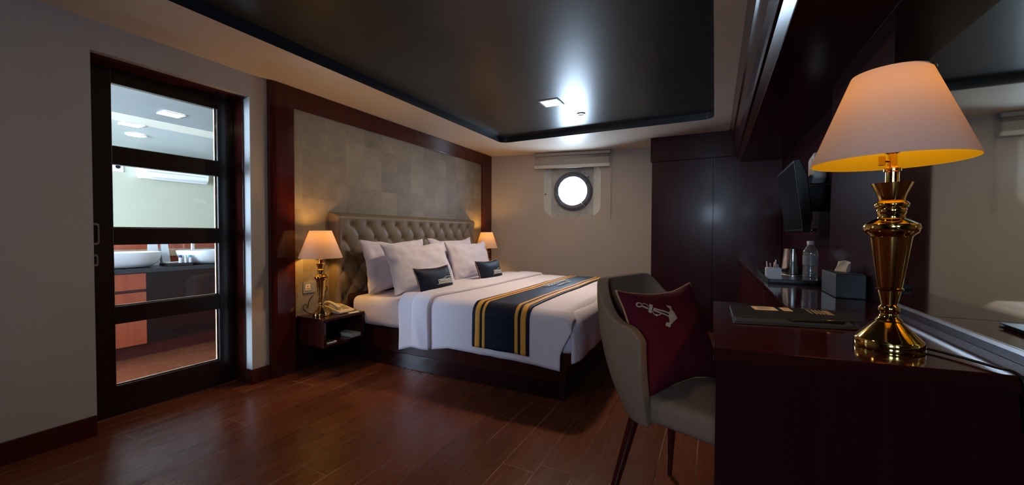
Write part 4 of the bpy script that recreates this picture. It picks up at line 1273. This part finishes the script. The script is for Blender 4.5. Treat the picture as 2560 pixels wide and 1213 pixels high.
softbox(bm, -0.165, 0.275, -0.205, 0.205, 0.425, 0.515, 0.03, seatfn, (16, 14, 4))
obj('seat', bm, 'tweed', t, smooth=True, local=True)
for sx, sy in ((-1, -1), (-1, 1), (1, -1), (1, 1)):
    bm = new_bm()
    x0, x1 = (-0.15, -0.235) if sx < 0 else (0.16, 0.225)
    if sx < 0 and sy > 0: x1 = -0.205
    tube(bm, [(x0, sy*0.155, 0.44), (x0+(x1-x0)*.5, sy*0.197, 0.22), (x1, sy*0.240, 0.0)], [0.020, 0.0165, 0.0105], 16)
    obj('leg', bm, 'mahog', t, smooth=True, local=True, autos=50)

# crimson cushion with anchor on the chair
E1 = Vector((0.34, 0.94, 0)).normalized(); E2 = Vector((0.94, -0.34, 0)).normalized()
TL = CH+E2*-0.222+E1*-0.190; TR = CH+E2*-0.125+E1*0.235
cux = (TR-TL).normalized(); cup = (E2*-0.135+Vector((0, 0, 0.385))).normalized()
ccen = (TL+TR)/2+Vector((0, 0, 0.888))-cup*0.205
t = thing('throw_cushion', 'crimson square cushion with anchor and tan piping resting on the chair', 'cushion', tuple(ccen))
cw, chh = 0.440, 0.405
fn = pillow_fn(cw, chh, 0.14, 0.17, 12.3, 0.008); fr = frame(ccen, cux, cup)
obj('cover', pillow_bm(fn, fr, 30), 'red', t, smooth=True)
bm = new_bm(); tube(bm, edge_loop(fn, fr, 20), 0.004, 8, closed=True); obj('piping', bm, 'piping', t, smooth=True, label='tan piping around the seam')
mk = surf_map(fn, fr, cw, chh, 0.003)
O = 0.022; OV = -0.014
bm = new_bm()
def st(pts, w): strip2d(bm, densify([(a+O, b+OV) for a, b in pts], 0.006), w, mk)
ring = [(-0.1906+0.0105*math.cos(2*PI*i/20), 0.1479+0.0078*math.sin(2*PI*i/20)) for i in range(21)]
strip2d(bm, [(a+O, b+OV) for a, b in ring], 0.0045, mk)
st([(-0.1815, .1428), (-0.1572, .1299)], 0.0065)
st([(-0.1390, .1430), (-0.1580, .1135)], 0.0125)
st([(-.1375, .127), (-.1052, .1138), (-.0700, .1000)], 0.0065)
st([(-.1411, .1217), (-.1164, .1059), (-.0780, .0880)], 0.0065)
st([(-.1768, .1495), (-.1639, .1506), (-.1551, .1442), (-.1529, .1373)], 0.003)
st([(-.1458, .1177), (-.1433, .103), (-.1379, .1002), (-.1251, .1), (-.1168, .1048)], 0.003)
st([(-.1405, .101), (-.134, .100)], 0.007)
poly = [(-0.0625, 0.1338), (-0.0395, 0.1254), (-0.0454, 0.115), (-0.041, 0.1007), (-0.0387, 0.0779), (-0.0615, 0.0687), (-0.0874, 0.0581), (-0.0946, 0.0483), (-0.1155, 0.0574), (-0.1069, 0.0691), (-0.0906, 0.0668), (-0.0843, 0.0745), (-0.0848, 0.0858), (-0.089, 0.0919), (-0.0773, 0.0963), (-0.0706, 0.1048), (-0.0604, 0.1095), (-0.0573, 0.1172), (-0.0666, 0.1256)]
# fill the crown as a ribbon between its outer and inner outlines
outer = [poly[0], poly[1], poly[2], poly[3], poly[4], poly[5], poly[6], poly[7], poly[8]]
inner = [poly[18], poly[18], poly[17], poly[16], poly[15], poly[14], poly[12], poly[10], poly[9]]
def interp(L, q):
    i = min(int(q), len(L)-2); f = q-i; return (L[i][0]+(L[i+1][0]-L[i][0])*f, L[i][1]+(L[i+1][1]-L[i][1])*f)
ro = [];
for i in range(33):
    q = i/4; a = interp(outer, q); b2 = interp(inner, q)
    ro.append([bm.verts.new(mk(a[0]+(b2[0]-a[0])*j/3+O, a[1]+(b2[1]-a[1])*j/3+OV)) for j in range(4)])
for A_, B_ in zip(ro, ro[1:]):
    for j in range(3): bm.faces.new((A_[j], B_[j], B_[j+1], A_[j+1]))
obj('anchor_applique', bm, 'anchor', t, recalc=False, label='khaki anchor applique')

# ================================================================== BATHROOM OBJECTS
t = thing('vanity_unit', 'red wood vanity with drawers and charcoal top in the bathroom', 'vanity', (-4.75, 1.9, 0))
obj('countertop', bx(-5.012, -4.470, 0.4, 3.3, 0.745, 0.783), 'counter', t, bevel=0.002)
obj('drawer', bx(-4.50, -4.482, 0.9, 1.612, 0.60, 0.742), 'bathwood', t, bevel=0.002)
obj('drawer', bx(-4.50, -4.482, 0.9, 1.612, 0.345, 0.575), 'bathwood', t, bevel=0.002)
obj('drawer', bx(-4.50, -4.482, 0.9, 1.612, 0.115, 0.335), 'bathwood', t, bevel=0.002)
obj('carcass', bx(-5.0, -4.502, 0.9, 1.610, 0.10, 0.744), 'mahog', t)
obj('kick_board', bx(-5.0, -4.52, 0.4, 3.3, 0.0, 0.10), 'mahog', t)
obj('back_board', bx(-5.012, -4.995, 0.42, 3.28, 0.10, 0.744), 'mahog', t)
def basin(cx, cy, a, b, label):
    t = thing('wash_basin', label, 'basin', (cx, cy, 0.784), 0, 'white basins on the vanity')
    bm = new_bm(); n = 48; prof = [(0.0, 0), (.55, 0.0), (.76, .010), (.91, .045), (.975, .09), (1.0, .135), (.985, .140), (.955, .137), (.90, .09), (.7, .04), (.3, .022), (0, .02)]
    rings = []
    for r, z in prof:
        ring_ = []
        for i in range(n):
            th = 2*PI*i/n; cc, ss = math.cos(th), math.sin(th)
            f = (abs(cc)**3.2+abs(ss)**3.2)**(-1/3.2)
            ring_.append(bm.verts.new((cx+a*r*cc*f, cy+b*r*ss*f, 0.784+z)))
        rings.append(ring_)
    for A_, B_ in zip(rings, rings[1:]):
        for i in range(n): bm.faces.new((A_[i], A_[(i+1) % n], B_[(i+1) % n], B_[i]))
    bmesh.ops.remove_doubles(bm, verts=bm.verts[:], dist=1e-5)
    obj('bowl', bm, 'ceramic', t, smooth=True)
    bm = new_bm(); lathe(bm, [(.02, .0225), (.018, .026), (0, .027)], 20, (cx, cy, 0.784)); obj('drain', bm, 'silver', t)
basin(-4.70, 1.485, 0.20, 0.30, 'white rounded wash basin on the vanity, left one through the door glass')
basin(-4.70, 2.235, 0.20, 0.285, 'white rounded wash basin on the vanity, right one through the door glass')
t = thing('basin_tap', 'tall chrome tap behind the right wash basin', 'tap', (-4.95, 2.17, 0.784))
bm = new_bm(); lathe(bm, [(.028, 0), (.028, .008), (.018, .012), (.018, .29), (.014, .30)], 20, (-4.95, 2.17, 0.784)); obj('body', bm, 'silver', t, smooth=True, autos=40)
bm = new_bm(); tube(bm, [(-4.95, 2.17, 1.045), (-4.84, 2.19, 1.035), (-4.80, 2.19, 1.02)], 0.010, 10); obj('spout', bm, 'silver', t, smooth=True)
def folded(cx, cy, w, h, label):
    bm = new_bm(); a = 0.04
    for s in (1, -1):
        v = [bm.verts.new(p) for p in ((cx+s*a, cy-w/2, 0.7845), (cx+s*a, cy+w/2, 0.7845), (cx, cy+w/2-0.01, 0.7845+h), (cx, cy-w/2, 0.7845+h))]
        bm.faces.new(v)
    o = obj('folded_card', bm, 'white', solid=0.003, bevel=0.0); tag(o, label, 'card'); return o
folded(-4.86, 1.805, 0.080, 0.24, 'white upright folded card between the basins, left of a pair')
folded(-4.86, 1.895, 0.065, 0.23, 'white upright folded card between the basins, right of a pair')
tag(obj('leaflet', quad_prism([(-4.66, 1.80), (-4.58, 1.80), (-4.60, 1.99), (-4.70, 1.97)], 0.812, 0.006), 'paperw'), 'pale leaflet lying on the dark amenity tray', 'leaflet')
tag(obj('amenity_tray', bx(-4.70, -4.52, 1.79, 1.985, 0.7838, 0.811), 'leatherette', bevel=0.003), 'dark flat amenity tray between the basins', 'tray')
for k, (yy, cap, lab) in enumerate(((1.895, 'blue', 'tiny toiletry bottle with dark blue cap on amenity tray'), (1.935, 'white', 'tiny toiletry bottle with white cap on amenity tray'), (1.972, 'cyan', 'tiny toiletry bottle with turquoise cap on amenity tray'))):
    t = thing('toiletry_bottle', lab, 'bottle', (-4.55, yy, 0.8115), 0, 'toiletry bottles')
    bm = new_bm(); lathe(bm, [(.014, 0), (.015, .003), (.015, .048), (.010, .052), (0, .052)], 18, (-4.55, yy, 0.8115)); obj('body', bm, 'white', t, smooth=True, autos=40)
    bm = new_bm(); lathe(bm, [(.012, .052), (.012, .072), (0, .072)], 18, (-4.55, yy, 0.8115)); obj('cap', bm, cap, t, smooth=True, autos=40)
# air conditioner
t = thing('air_conditioner', 'white split air conditioner high on the far bathroom wall', 'air conditioner', (-7.0, 2.82, 1.83))
bm = new_bm(); prism(bm, rrect(0, 0.21, 1.832, 2.11, 0.045, 6) and [(-7.0, 1.86), (-6.93, 1.832), (-6.86, 1.832), (-6.81, 1.87), (-6.795, 1.95), (-6.80, 2.08), (-6.83, 2.11), (-7.0, 2.11)], 0.785, 'y', 2.425)
obj('casing', bm, 'ceramic', t, bevel=0.015, seg=3, smooth=True, autos=30)
obj('louvre', bx(-6.875, -6.80, 2.52, 3.14, 1.842, 1.850), 'white', t, bevel=0.002)
bm = new_bm(); box(bm, -6.797, -6.7935, 2.47, 3.16, 1.925, 1.929); obj('seam', bm, 'plate', t)
t = thing('wall_outlet', 'small white wall outlet with dark hole left of the air conditioner', 'outlet', (-7.0, 2.15, 1.95))
obj('plate', bx(-7.0, -6.99, 2.19, 2.30, 1.90, 2.02), 'white', t, bevel=0.003)
bm = new_bm(); lathe(bm, [(.025, 0), (.025, .004)], 20)
bmesh.ops.transform(bm, matrix=Matrix.Translation((-6.99, 2.245, 1.965)) @ Matrix.Rotation(PI/2, 4, 'Y'), verts=bm.verts[:]); obj('hole', bm, 'black', t)
